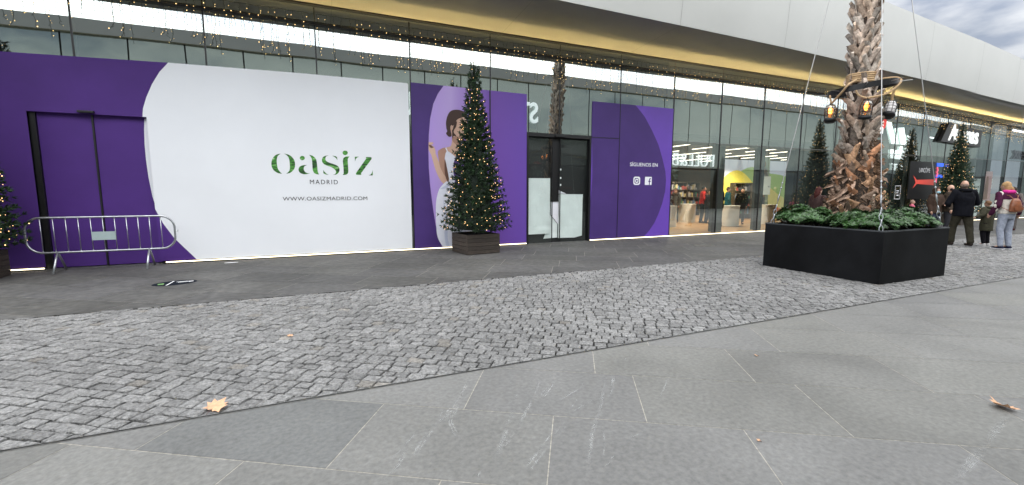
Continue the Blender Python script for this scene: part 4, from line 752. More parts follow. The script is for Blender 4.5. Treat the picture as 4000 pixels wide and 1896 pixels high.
# palm
PALM=[(9.28,-6.08,.75),(9.33,-6.05,1.3),(9.38,-6.0,2.2),(9.40,-5.96,3.0),(9.42,-5.92,3.8),(9.46,-5.88,4.6),(9.50,-5.84,5.6),(9.53,-5.8,7.0),(9.55,-5.78,8.4)]
def palm_c(z):
    for a,b_ in zip(PALM,PALM[1:]):
        if z<=b_[2]:
            t=max(0,(z-a[2])/(b_[2]-a[2])); return Vector((a[0]+(b_[0]-a[0])*t,a[1]+(b_[1]-a[1])*t,z))
    return Vector(PALM[-1])
def palm_r(z):
    P=[(.7,.39),(1.1,.36),(1.6,.295),(2.2,.23),(3,.185),(4,.16),(5.5,.152),(9,.17)]
    for a,b_ in zip(P,P[1:]):
        if z<=b_[0]: return a[1]+(b_[1]-a[1])*max(0,(z-a[0])/(b_[0]-a[0]))
    return .21
pr=root('palm_tree','tall palm with a rough brown trunk of cut leaf bases, planted in the black planter','palm tree',(0,0,0))
rd=random.Random(21); mb=MB()
zs=[.75+i*.09 for i in range(86)]; vs=[];fs=[]
for i,z in enumerate(zs):
    c=palm_c(z)
    for k in range(20):
        w=2*PI*k/20; rr=palm_r(z)*(1+.10*noise.noise(Vector((math.cos(w)*3,math.sin(w)*3,z*5)))); vs.append((c.x+rr*math.cos(w),c.y+rr*math.sin(w),z))
for i in range(len(zs)-1):
    for k in range(20): fs.append((i*20+k,i*20+(k+1)%20,(i+1)*20+(k+1)%20,(i+1)*20+k))
mb.add(vs,fs,(.9,.85,.8))
trunk_core=mb.build('trunk_fibre',M['palm_core'],pr)
bt=MB()
def boot(z,a,tilt,L_,w0,w1,out,thick,tone):
    c=palm_c(z); rr=palm_r(z); d=Vector((math.cos(a),math.sin(a),0)); side=Vector((-d.y,d.x,0)); up=Vector((0,0,1))
    ax=(up*math.cos(tilt)+side*math.sin(tilt)); sd=ax.cross(d).normalized(); n=4; vs=[]
    for i in range(n+1):
        q=i/n; p=c+d*(rr*.93)+Vector((0,0,0)); p=Vector((p.x,p.y,z))+ax*L_*q+d*(out*q**1.5); ww=(w0+(w1-w0)*q**.8)/2; th=thick*(1-.35*q)
        # hug the round trunk
        sag=ww*ww/(2*rr)*.9
        vs+= [p-sd*ww-d*sag-d*.004, p-sd*ww*.55+d*(th*.75), p+d*th, p+sd*ww*.55+d*(th*.75), p+sd*ww-d*sag-d*.004, p-d*.02]
    fs=[]
    for i in range(n):
        for k in range(6): fs.append((i*6+k,i*6+(k+1)%6,(i+1)*6+(k+1)%6,(i+1)*6+k))
    fs.append(tuple(n*6+k for k in range(6)))
    # skewed cut end
    sk=rd.uniform(-.05,.05)
    for k in range(6): vs[n*6+k]=vs[n*6+k]+ax*sk*((k-2)/2.0)
    bt.add(vs,fs,tone)
z=.95; i=0
while z<8.2:
    rows=7
    for k in range(rows):
        a=2*PI*(k+.5*(i%2))/rows+rd.uniform(-.12,.12); tl=(1 if (i%2) else -1)*R(rd.uniform(22,40)) if rd.random()<.85 else R(rd.uniform(-12,12))
        g=rd.choice((.5,.75,.95,1.15,1.4,1.65)); c=rd.choice(((1,.97,.96),(1,.95,.92),(.95,.97,.98),(1,.90,.82),(.9,.93,.95))); 
        if z<2.1: c=rd.choice(((1,.60,.40),(1,.72,.52),(.9,.80,.72),(.62,.52,.46),(.85,.80,.76),(.5,.42,.37)))
        tone=tuple(g*q for q in c)
        s=palm_r(z)/.215*.95
        zz=z+rd.uniform(-.03,.03)
        if z<1.75: boot(zz,a,tl*1.25,rd.uniform(.16,.34),.13*s,.05,rd.uniform(.03,.17),.03,tone)
        elif z<3.1: boot(zz,a,tl*1.1,rd.uniform(.24,.36),.17*s,.08,rd.uniform(.03,.12),.03,tone)
        else: boot(zz,a,tl,rd.uniform(.26,.36),.19*s,.10,rd.uniform(.015,.06),.030,tone)
    z+=.125; i+=1
bt.build('leaf_bases',M['palm'],pr)
# loose fibres and torn strips low on the trunk
fb=MB()
for i in range(3400):
    z=.9+rd.random()**1.3*1.7 if i<2700 else rd.uniform(1.6,6.5); a=rd.random()*2*PI; c=palm_c(z); rr=palm_r(z)*rd.uniform(.98,1.16); p=Vector((c.x+rr*math.cos(a),c.y+rr*math.sin(a),z))
    d=Vector((math.cos(a)+rd.uniform(-.8,.8),math.sin(a)+rd.uniform(-.8,.8),rd.uniform(-1.2,.8))).normalized()*(rd.uniform(.05,.16) if i<2700 else rd.uniform(.03,.07)); w=d.cross(Vector((rd.random(),rd.random(),.3))).normalized()*rd.uniform(.002,.006)
    g=rd.uniform(.2,.8); fb.add([p-w,p+w,p+d*.6+w+Vector((0,0,-.01)),p+d+Vector((0,0,-.03))],[(0,1,2,3)],(g,g*.75,g*.58))
for i in range(90):
    z=rd.uniform(.95,2.1); a=rd.random()*2*PI; c=palm_c(z); rr=palm_r(z); p=Vector((c.x+rr*math.cos(a),c.y+rr*math.sin(a),z)); sd=Vector((-math.sin(a),math.cos(a),0))
    d=Vector((math.cos(a)*.6,math.sin(a)*.6,rd.uniform(-1,-.2)))+sd*rd.uniform(-.8,.8); d=d.normalized()*rd.uniform(.15,.32); w=d.cross(Vector((math.cos(a),math.sin(a),0))).normalized()*rd.uniform(.02,.045)
    g=rd.uniform(.6,1.25); fb.add([p-w,p+w,p+d*.6+w*1.1+Vector((math.cos(a)*.05,math.sin(a)*.05,0)),p+d,p+d*.6-w+Vector((math.cos(a)*.03,math.sin(a)*.03,0))],[(0,1,2,3,4)],(g,g*.82,g*.72))
fb.build('torn_fibres',M['palm'],pr)
# crown, above the picture
cr_=MB(); top=palm_c(8.4)
for i in range(26):
    a=i*2.4; el=R(rd.uniform(10,75)); L_=rd.uniform(2.0,2.7); pts=[]
    for k in range(9):
        q=k/8; e2=el-q*1.5; 
        p=(pts[-1] if pts else top)+Vector((math.cos(a)*math.cos(e2),math.sin(a)*math.cos(e2),math.sin(e2)))*(L_/9 if pts else 0); pts.append(p)
    cr_.tube(pts,[.02]*3+[.01]*6,4)
    sd=Vector((-math.sin(a),math.cos(a),0))
    for k in range(1,9):
        for j in range(4):
            p=pts[k-1].lerp(pts[k],j/4)
            for s in (-1,1): 
                q=p+sd*s*.42*(1-.5*k/9)+Vector((0,0,-.12)); t=(pts[k]-pts[k-1])*.25; cr_.add([p,p+t*.5,q+t],[(0,1,2)])
cr_.build('crown',M['frond'],pr)
# rope coil
def spiral(c,r,z0,z1,turns,n=26,jit=.01,seed=1,a0=0):
    rr=random.Random(seed); out=[]
    for i in range(int(turns*n)+1):
        w=a0+2*PI*i/n; q=i/(turns*n); cc=palm_c(z0+(z1-z0)*q); out.append((cc.x+(r+rr.uniform(-jit,jit))*math.cos(w),cc.y+(r+rr.uniform(-jit,jit))*math.sin(w),z0+(z1-z0)*q+.012*math.sin(w*1.0)))
    return out
RZ=3.42; RC=palm_c(RZ); RR=.52
rp_=root('rope_coil','thick hemp rope wound several times round the palm trunk above the steel ring','rope',(0,0,0))
MB().tube(spiral(None,.225,RZ+.09,RZ+.27,5.2,jit=.006),.021,7).build('coil',M['rope'],rp_,smooth=True)
rg=root('steel_ring','black flat steel ring hung round the palm trunk, carrying lanterns and spikes','light ring',(0,0,0))
def ringpt(a,r=RR,dz=0):
    # slightly tilted ring: rises towards the right back
    t=Vector((math.cos(a)*r,math.sin(a)*r,0)); tz=.075*math.cos(a-R(-23)) ; return RC+t+Vector((0,0,tz+dz))
vs=[];fs=[];n=48
for k in range(n):
    a=2*PI*k/n
    for r_,dz in ((RR,-.05),(RR,.05),(RR-.012,.05),(RR-.012,-.05)): vs.append(ringpt(a,r_,dz))
for k in range(n):
    for j in range(4): fs.append((k*4+j,((k+1)%n)*4+j,((k+1)%n)*4+(j+1)%4,k*4+(j+1)%4))
MB().add(vs,fs).build('band',M['iron'],rg)
for a in (-145,-100,-55,-10,35,80,125,170):
    a=R(a); MB().tube([ringpt(a,RR-.05),ringpt(a,RR+.20,.01)],.006,5).build('spike',M['cable'],rg)
for a in (20,140,260):
    a=R(a); MB().tube([ringpt(a,RR-.01),palm_c(RZ)+Vector((math.cos(a)*.2,math.sin(a)*.2,0))],.012,5).build('bracket',M['iron'],rg)
# camera-left direction etc. in world angles: toward camera is about -118 deg
def lantern(label,top,hang,tilt,lit=True,rz=0):
    r=root('cage_lantern',label,'lantern',top,rz,group='cage lanterns hung from the steel ring'); r.rotation_euler=(tilt[0],tilt[1],rz); r.scale=(1.12,)*3
    g=MB().lathe([(.02,-.0),(.055,-.02),(.072,-.07),(.074,-.17),(.066,-.22),(.05,-.24)],n=16); g.build('glass',M['lamp_glass'] if lit else M['frost'],r,smooth=True)
    if lit:
        MB().sph((0,0,-.10),.042,12,9,sc=(.8,.8,1.5)).build('bulb',M['amber'],r,smooth=True)
    c=MB()
    for k in range(8):
        w=2*PI*k/8; c.tube([(q*math.cos(w),q*math.sin(w),z) for q,z in ((.01,.012),(.062,-.012),(.085,-.07),(.087,-.17),(.08,-.235))],.0045,4)
    for z,q in ((-.07,.086),(-.125,.088),(-.18,.087)): c.tube([(q*math.cos(2*PI*k/16),q*math.sin(2*PI*k/16),z) for k in range(16)],.0045,4,closed=True)
    c.build('cage',M['iron'],r)
    MB().lathe([(.05,-.245),(.088,-.235),(.092,-.27),(.07,-.30),(.02,-.305)],n=16).build('base_cap',M['iron'],r,smooth=True)
    MB().tube([(.02*math.cos(2*PI*k/12),0,.022+.02*math.sin(2*PI*k/12)) for k in range(12)],.004,4,closed=True).build('hanging_loop',M['iron'],r)
    return r
def apt(a,r=RR): return ringpt(R(a),r)
l1=apt(152); l2=apt(-140); l3=apt(-35)
P1=Vector((l1.x,l1.y,3.13)); P2=Vector((l2.x,l2.y,3.12)); P3=Vector((l3.x,l3.y,3.16))
lantern('lit amber cage lantern hanging left of the palm trunk',P1,0,(R(-4),R(6)))
lantern('lit amber cage lantern hanging in front of the palm trunk',P2,0,(R(8),R(-6)))
lantern('unlit white cage lantern hanging tilted right of the palm trunk',P3,0,(R(-6),R(28)),lit=False)
def hrope(label,pts,r=.019):
    sm=[]; P=[Vector(p) for p in pts]
    for i in range(len(P)-1):
        a=P[max(i-1,0)];b_=P[i];c=P[i+1];d=P[min(i+2,len(P)-1)]
        for k in range(5):
            t=k/5; sm.append(.5*((2*b_)+(-a+c)*t+(2*a-5*b_+4*c-d)*t*t+(-a+3*b_-3*c+d)*t**3))
    sm.append(P[-1])
    tag(MB().tube(sm,r,7).build('hanging_rope',M['rope'],smooth=True),label,'rope',group='hemp ropes holding the lanterns')
cN=palm_c(RZ+.1)
def tp(a,r,z): return Vector((cN.x+r*math.cos(R(a)),cN.y+r*math.sin(R(a)),z))
hrope('hemp rope running from the coil over the ring down to the left lit lantern',[tp(-170,.27,RZ+.12),apt(-172,RR+.02)+Vector((0,0,.075)),apt(-180,RR+.04)+Vector((0,0,-.03)),P1+Vector((.0,-.03,.05)),P1+Vector((0,0,.03))])
hrope('short hemp rope loop behind the left lit lantern',[apt(140,RR-.03)+Vector((0,0,-.04)),P1+Vector((-.02,.02,.16)),P1+Vector((0,0,.03))],.016)
hrope('hemp rope crossing from the right side of the ring to the middle lantern',[tp(-60,.27,RZ+.14),apt(-45,RR)+Vector((0,0,.085)),apt(-55,RR+.035)+Vector((0,0,-.02)),P2.lerp(apt(-60),.5)+Vector((.02,-.05,-.06)),P2+Vector((.02,0,.04)),P2+Vector((0,0,.03))])
hrope('short hemp rope from under the ring to the middle lantern',[apt(-165,RR-.16)+Vector((0,0,.0)),apt(-155,RR-.08)+Vector((0,0,-.14)),P2+Vector((0,0,.03))],.016)
hrope('hemp rope hanging straight to the tilted white lantern',[apt(-38,RR)+Vector((0,0,.08)),apt(-36,RR+.035)+Vector((0,0,0)),P3+Vector((.0,0,.12)),P3+Vector((0,0,.02))],.02)
def guy(label,foot,r_top=.2,ztop=7.6):
    foot=Vector(foot); t=palm_c(ztop); d=(Vector((foot.x,foot.y,0))-Vector((t.x,t.y,0))).normalized(); top=t+d*r_top
    g=root('guy_cable',label,'guy cable',(0,0,0),group='steel guy cables from the palm to the planter corners')
    u=(top-foot).normalized(); a=foot+u*.62
    MB().tube([a,top],.0075,6).build('wire',M['cable'],g)
    ch=MB(); sd=u.orthogonal().normalized(); s2=u.cross(sd)
    for k in range(4):
        c=foot+u*(.05+.10*k); ax=sd if k%2 else s2
        ch.tube([c+u*.062*math.cos(2*PI*q/12)+ax*.026*math.sin(2*PI*q/12) for q in range(12)],.007,5,closed=True)
    ch.build('chain',M['galv'],g,smooth=True)
    MB().tube([foot+u*.42,foot+u*.47,foot+u*.50,foot+u*.60,foot+u*.62,foot+u*.66],[.006,.006,.014,.014,.007,.007],7).build('turnbuckle',M['galv'],g,smooth=True)
    for q in (.12,.22): MB().sph(a+u*q,.018,8,6).build('wire_clamp',M['galv'],g,smooth=True)
guy('steel cable running down to the left back corner of the planter',(8.26,-5.17,.84))
guy('steel cable with chain dropping to the front corner of the planter',(8.27,-7.04,.84))
guy('steel cable slanting down to the right back corner of the planter',(10.09,-5.18,.84))
guy('steel cable running to the right front corner of the planter',(10.09,-7.04,.84))

# ---------------- shop interior
SI=M
def counter(label,x,y,r,h=.88,n=40,w=0):
    c=root('display_counter',label,'counter',(x,y,.012),group='white rounded shop counters')
    def rr(k,q): 
        a=2*PI*k/n; return (math.copysign(abs(math.cos(a))**.8,math.cos(a))*(r+w)*q,math.copysign(abs(math.sin(a))**.8,math.sin(a))*r*q)
    vs=[];fs=[]
    for q,z in ((1,0),(1,h-.05)): vs+=[(*rr(k,q),z) for k in range(n)]
    fs=[(k,(k+1)%n,n+(k+1)%n,n+k) for k in range(n)]
    MB().add(vs,fs).build('drum',M['counter'],c,smooth=True)
    vs=[(*rr(k,1.03),h-.05) for k in range(n)]+[(*rr(k,1.03),h) for k in range(n)]
    MB().add(vs,[(k,(k+1)%n,n+(k+1)%n,n+k) for k in range(n)]+[tuple(range(n,2*n)),tuple(range(n-1,-1,-1))]).build('top',M['counter'],c)
    return c
counter('white rounded counter inside the shop behind the man in the red sweater',16.25,5.0,.33,w=.08)
counter('white rounded counter inside the shop, in the second clear window',16.15,2.45,.32,w=.04)
counter('white rounded counter inside the shop beside the planter edge',18.75,2.75,.38,w=.05)
counter('low white counter seen past the edge of the violet graphic',13.35,3.2,.35)
PC=[(.5,.1,.08),(.6,.6,.62),(.1,.1,.12),(.2,.3,.5),(.65,.55,.3),(.45,.45,.48),(.12,.3,.2),(.7,.68,.6)]
def shelf(label,x0,x1,y,h,seed,nz=4):
    rd=random.Random(seed); s=root('wall_shelf',label,'shelf',(x0,y,.012)); w=x1-x0
    mb=MB().box(0,w,.30,.34,0,h); 
    for i in range(nz+1): mb.box(0,w,0,.30,.25+i*(h-.28)/nz-.015,.25+i*(h-.28)/nz+.015)
    nn=max(1,round(w/1.1))
    for i in range(nn+1): mb.box(i*w/nn-.02,i*w/nn+.02,0,.3,0,h)
    mb.build('rack',PR('shelf frame',(.12,.10,.08),.6),s)
    st=MB()
    for i in range(nz):
        x=.06; z=.27+i*(h-.28)/nz
        while x<w-.15:
            ww=rd.uniform(.07,.16); hh=rd.uniform(.12,(h-.28)/nz-.09); st.box(x,x+ww*.86,.06,.26,z,z+hh,rd.choice(PC)); x+=ww+rd.choice((.01,.01,.06))
    tag(st.build('boxed_goods',PR('boxed goods',(.9,.9,.9),.5,attr='tone'),s),kind='stuff')
shelf('long wall shelf of boxed goods at the back of the shop',15.2,21.5,9.2,2.05,3)
shelf('short dark shelf of goods in front of the bright mural',20.3,21.6,5.7,1.95,5)
# backlit mural of hills
m=root('hill_mural','large glowing wall picture of soft yellow and green hills inside the shop','mural',(0,6.2,0))
mx0,mx1=20.0,25.15
def hill(col,st,pts,y,nm):
    MB().poly_xz(pts,y).build(nm,EM('mural '+nm,col,st),m)
MB().box(mx0-.03,mx1,.01,.06,.05,3.25).build('frame',M['black'],m)
hill((.62,.68,.78),.55,[(mx0,.1),(mx1,.1),(mx1,3.22),(mx0,3.22)],0,'pale_sky')
hill((.38,.55,.22),.5,[(21.3,.5)]+[(21.3+.4*k,2.45+.32*math.sin(.35*k+.6)+.1*math.sin(.9*k)) for k in range(10)]+[(mx1,2.55),(mx1,.5)],-.003,'green_hill')
hill((.82,.70,.12),.55,[(mx0,.4)]+[(mx0+.22*k,1.9+.75*math.sin(.25*k+.5)) for k in range(13)]+[(22.9,.4)],-.006,'yellow_hill')
hill((.70,.66,.30),.5,[(22.2,.5)]+[(22.2+.3*k,1.5+.35*math.sin(.5*k)) for k in range(10)]+[(mx1,.5)],-.009,'straw_hill')
hill((.70,.20,.07),.5,[(mx0,.1)]+[(mx0+.5*k,.62+.16*math.sin(1.1*k)) for k in range(11)]+[(mx1,.1)],-.012,'orange_ground')
# hanging poster with a person in white
po=root('hanging_poster','hanging poster of a fair haired person in a white shirt inside the shop','poster',(0,1.9,0))
MB().poly_xz([(17.02,.95),(17.72,.95),(17.72,2.95),(17.02,2.95)],0.004).build('backing',EM('poster ground',(.42,.52,.40),.25),po)
pm_={k:PR('poster '+k,c,.6) for k,c in dict(shirt=(.72,.70,.70),face=(.55,.36,.27),hair=(.38,.24,.12),jeans=(.35,.42,.55)).items()}
MB().poly_xz([(17.13,1.55),(17.18,2.3),(17.22,2.45),(17.33,2.52),(17.43,2.52),(17.54,2.44),(17.60,2.25),(17.66,1.6),(17.58,1.55),(17.55,1.9),(17.55,1.25),(17.22,1.25),(17.22,1.9),(17.18,1.55)],0).build('shirt',pm_['shirt'],po)
MB().poly_xz([(17.24,1.25),(17.54,1.25),(17.52,.96),(17.26,.96)],-.002).build('jeans',pm_['jeans'],po)
MB().poly_xz([(17.38+.085*math.cos(2*PI*k/16),2.64+.12*math.sin(2*PI*k/16)) for k in range(16)],-.002).build('hair',pm_['hair'],po)
MB().poly_xz([(17.38+.062*math.cos(2*PI*k/16),2.61+.09*math.sin(2*PI*k/16)) for k in range(16)],-.004).build('face',pm_['face'],po)
cd_=root('hanging_card','blank cream card with a small letter, hanging inside the third clear window','sign card',(0,0,0))
MB().box(16.72,17.28,1.50,1.51,1.36,2.12).build('card',EM('cream card',(.80,.82,.70),.42),cd_)
text_mesh('M',17.14,17.22,1.66,1.72,1.498,M['ink'],'letter',cd_)
tag(MB().box(18.22,18.50,1.5,1.51,1.35,2.2).build('hanging_card',EM('yellow card',(.82,.78,.45),.45)),'blank yellowish card hanging inside, just left of the dark mirrored tree','sign card')

# ---------------- people
def remesh(mb,vox,name,mat,parent,smooth_it=2,wr=0,seed=0):
    me=bpy.data.meshes.new(name); me.from_pydata([tuple(v) for v in mb.v],[],mb.f); me.update()
    o=bpy.data.objects.new(name,me); COL.objects.link(o)
    q=o.modifiers.new('r','REMESH'); q.mode='VOXEL'; q.voxel_size=vox
    s=o.modifiers.new('s','SMOOTH'); s.factor=.5; s.iterations=smooth_it
    dg=bpy.context.evaluated_depsgraph_get(); dg.update(); me2=bpy.data.meshes.new_from_object(o.evaluated_get(dg)); bpy.data.objects.remove(o)
    if wr:
        for v in me2.vertices:
            c=v.co; v.co=c+v.normal*(noise.noise(Vector((c.x*9+seed,c.y*9,c.z*5)))*wr+noise.noise(Vector((c.x*22,c.y*22+seed,c.z*14)))*wr*.4)
    me2.name=name; me2.materials.clear(); me2.materials.append(mat)
    for p in me2.polygons: p.use_smooth=True
    ob=bpy.data.objects.new(name,me2); COL.objects.link(ob); ob.parent=parent; return ob
def limb(mb,pts,rs,flat=1.0,n=12):
    pts=[Vector(p) for p in pts]
    for i in range(len(pts)-1):
        a,b_=pts[i],pts[i+1]; r0,r1=rs[i],rs[i+1]; m_=max(2,int((b_-a).length/.03)); P=[a.lerp(b_,k/m_) for k in range(m_+1)]
        mb.tube(P,[r0+(r1-r0)*k/m_ for k in range(m_+1)],n)
        mb.sph(a,r0*.999,n,8); 
    mb.sph(pts[-1],rs[-1]*.999,n,8)
def torso(mb,prof):
    # prof: list of (z, rx, ry, cx, cy)
    n=18; vs=[];fs=[]
    for z,rx,ry,cx,cy in prof:
        for k in range(n): w=2*PI*k/n; vs.append((cx+rx*math.cos(w),cy+ry*math.sin(w),z))
    for i in range(len(prof)-1):
        for k in range(n): fs.append((i*n+k,i*n+(k+1)%n,(i+1)*n+(k+1)%n,(i+1)*n+k))
    fs.append(tuple(range(n-1,-1,-1))); fs.append(tuple((len(prof)-1)*n+k for k in range(n))); mb.add(vs,fs)
CM={}
def cloth(c,rough=.85):
    key=(c,rough)
    if key not in CM: CM[key]=PR('cloth',c,rough,noise_=(16,.22),bump=(60,.25,.006),spec=.12)
    return CM[key]
SKIN=PR('skin',(.48,.28,.20),.5,noise_=(9,.08)); SKIN2=PR('darker skin',(.24,.13,.09),.5)
DEF=dict(sh=(.19,0,1.43),el=(.25,.03,1.14),wr=(.24,-.06,.88),hip=(.095,0,.92),kn=(.11,-.02,.50),an=(.11,.03,.085))
def person(label,loc,rz,h=1.75,jacket=(.02,.02,.03),trousers=(.03,.03,.04),shoes=(.02,.02,.02),hair=(.05,.03,.02),hair_style='short',skin=None,L={},Rr={},coat_len=.80,bulk=1.0,mask=None,hood=None,lean=0,vox=.014,turn=0,soles=None,cuffs=None,headgear=None):
    p=root('person',label,'person',loc,rz); k=h/1.75; p.scale=(k,k,k); skin=skin or SKIN
    JL=dict(DEF);JL.update(L); JR=dict(DEF);JR.update(Rr)
    def J(s,n): q=(JL if s<0 else JR)[n]; return Vector((q[0]*s,q[1],q[2]))
    ln=lambda z: -lean*(z-.9)
    top=lambda v: Vector((v.x,v.y+ln(v.z) if v.z>.9 else v.y,v.z))
    hc=Vector((0,-.015+ln(1.63),1.635)); tr=Matrix.Rotation(turn,4,'Z')
    b=MB(); torso(b,[(.84,.13,.10,0,0),(.95,.155,.115,0,ln(.95)),(1.08,.135,.10,0,ln(1.08)),(1.25,.155,.11,0,ln(1.25)),(1.40,.155,.095,0,ln(1.4)),(1.47,.09,.07,0,ln(1.47))])
    limb(b,[(0,ln(1.44),1.44),(0,ln(1.56)-.005,1.56)],[.058,.052])
    b.sph(hc,.1,16,12,sc=(.77,.95,1.16))
    def hp(x,y,z): v=tr@Vector((x,y,z)); return hc+v
    b.sph(hp(0,-.035,-.055),.062,12,8,sc=(.85,.9,1))        # jaw
    limb(b,[hp(0,-.092,.018),hp(0,-.108,-.022)],[.010,.016])  # nose
    for s in (-1,1): b.sph(hp(s*.078,.008,-.005),.026,8,6,sc=(.35,.7,1.15))
    for s in (-1,1):
        sh,el,wr=top(J(s,'sh')),top(J(s,'el')),top(J(s,'wr'))
        limb(b,[sh,el,wr],[.048,.038,.026]); d=(wr-el).normalized(); c=wr+d*.05
        limb(b,[wr,c],[.026,.034]); sd=d.cross(Vector((0,1,0))).normalized() if abs(d.y)<.9 else Vector((1,0,0)); nn=d.cross(sd).normalized(); 
        if nn.y>0: nn=-nn
        for q in range(4):
            o=c+nn*(q-1.5)*.019; e1=o+d*.045; e2=e1+(d*.8-sd*s*-.0+Vector((-s*.3,0,0))*1).normalized()*(.036+.006*(q in (1,2))); limb(b,[o,e1,e2],[.0115,.010,.0085],n=6)
        th=c+nn*.03-d*.025; limb(b,[th,th+nn*.028+d*.025,th+nn*.032+d*.055],[.013,.011,.009],n=6)
        hip,kn,an=J(s,'hip'),J(s,'kn'),J(s,'an'); limb(b,[hip,kn,an],[.085,.055,.038])
        limb(b,[an,an+Vector((0,-.12,-.04))],[.038,.03])
    body=remesh(b,vox,'body',skin,p)
    # face
    f=MB()
    for s in (-1,1): f.sph(hp(s*.030,-.083,.012),.0105,8,6)
    f.build('eyes',PR('eye',(.03,.02,.018),.3) if 'eye' not in bpy.data.materials else bpy.data.materials['eye'],p)
    if not mask: MB().sph(hp(0,-.096,-.052),.02,8,6,sc=(1,.35,.3)).build('mouth',PR('lip',(.35,.13,.11),.5),p)
    else: 
        mk=MB(); mk.sph(hp(0,-.048,-.045),.066,14,9,sc=(.96,.98,.82)); 
        for s in (-1,1): mk.tube([hp(s*.055,-.07,-.03),hp(s*.082,.0,-.0)],.003,4)
        mk.build('face_mask',cloth(mask),p,smooth=True)
    # trousers
    t=MB(); torso(t,[(.80,.155*bulk,.12*bulk,0,0),(.90,.17*bulk,.13*bulk,0,0),(1.0,.16*bulk,.12*bulk,0,ln(1.0))])
    for s in (-1,1):
        hip,kn,an=J(s,'hip'),J(s,'kn'),J(s,'an'); limb(t,[hip+Vector((0,0,-.03)),kn,an+Vector((0,0,.03))],[.100*bulk,.072*bulk,cuffs or .060])
    remesh(t,vox,'trousers',cloth(trousers),p,wr=.010,seed=len(label))
    # jacket
    j=MB(); z0=coat_len
    torso(j,[(z0,.185*bulk,.145*bulk,0,ln(max(.9,z0))*.6),(z0+.03,.19*bulk,.15*bulk,0,ln(max(.9,z0))),(1.08,.178*bulk,.138*bulk,0,ln(1.08)),(1.28,.195*bulk,.145*bulk,0,ln(1.28)),(1.41,.19*bulk,.125*bulk,0,ln(1.41)),(1.48,.12*bulk,.095,0,ln(1.48)),(1.52,.085,.08,0,ln(1.52)+.01)])
    for s in (-1,1):
        sh,el,wr=top(J(s,'sh')),top(J(s,'el')),top(J(s,'wr')); limb(j,[sh,el,wr-(wr-el).normalized()*.02],[.075*bulk,.064*bulk,.050])
    remesh(j,vox,'jacket',cloth(jacket),p,wr=.014,seed=len(label)*3)
    # shoes
    for s in (-1,1):
        an=J(s,'an'); q=MB(); limb(q,[an+Vector((0,.035,-.035)),an+Vector((0,-.06,-.045)),an+Vector((0,-.165,-.052))],[.045,.042,.036]); limb(q,[an,an+Vector((0,.0,.03))],[.045,.045])
        for i,v in enumerate(q.v): q.v[i]=(v[0],v[1],max(v[2],an.z-.082))
        sh_=remesh(q,max(.013,vox*.9),'shoe',cloth(shoes,.5),p)
        if soles: MB().box(an.x-.045,an.x+.045,an.y-.205,an.y+.08,an.z-.0845,an.z-.058,bev=.012).build('sole',cloth(soles,.6),sh_)
    # hair
    hm=MB()
    if hair_style in('short','long','bun','pony'):
        hm.sph(hp(0,.014,.026),.1,16,12,sc=(.84,.98,1.04))
        if hair_style=='long': limb(hm,[hp(0,.05,-.02),hp(0,.07,-.12),hp(.0,.085,-.22)],[.085,.085,.055])
        if hair_style=='pony': 
            limb(hm,[hp(0,.06,.0),hp(-.05,.09,-.06),hp(-.10,.10,-.16),hp(-.17,.09,-.27),hp(-.22,.07,-.35)],[.05,.045,.042,.036,.014]); limb(hm,[hp(0,.05,-.03),hp(.03,.07,-.14)],[.07,.03])
        ho=remesh(hm,max(.013,vox*.9),'hair',cloth(hair,.6),p,wr=.008,seed=3)
        # clear the face
        bm=bmesh.new(); bm.from_mesh(ho.data); inv=tr.inverted()
        dl=[v for v in bm.verts if (inv@(v.co-hc)).y<-.045 and (inv@(v.co-hc)).z<.055]; bmesh.ops.delete(bm,geom=dl,context='VERTS'); bm.to_mesh(ho.data); bm.free()
    elif hair_style=='bald':
        hm.sph(hp(0,.022,-.02),.1,16,12,sc=(.80,.88,.80)); ho=hm.build('cropped_hair',cloth((.16,.12,.10)),p,smooth=True)
        bm=bmesh.new(); bm.from_mesh(ho.data); inv=tr.inverted(); dl=[v for v in bm.verts if (inv@(v.co-hc)).y<-.0 or (inv@(v.co-hc)).z>.03]; bmesh.ops.delete(bm,geom=dl,context='VERTS'); bm.to_mesh(ho.data); bm.free()
    if hood:
        q=MB()
        if hair_style=='hood': q.sph(hp(0,.02,.02),.125,16,12,sc=(.92,1.0,1.08)); limb(q,[hp(0,.03,-.05),hp(0,.03,-.16)],[.10,.11])
        else: limb(q,[(-.10,.03+ln(1.5),1.50),(-.06,.10+ln(1.5),1.49),(.06,.10+ln(1.5),1.49),(.10,.03+ln(1.5),1.50)],[.045,.055,.055,.045])
        ho=remesh(q,.013,'hood',cloth(hood),p,wr=.006)
        if hair_style=='hood':
            bm=bmesh.new(); bm.from_mesh(ho.data); inv=tr.inverted(); dl=[v for v in bm.verts if (inv@(v.co-hc)).y<-.055 and abs((inv@(v.co-hc)).x)<.075 and -.12<(inv@(v.co-hc)).z<.085]; bmesh.ops.delete(bm,geom=dl,context='VERTS'); bm.to_mesh(ho.data); bm.free()
    return p
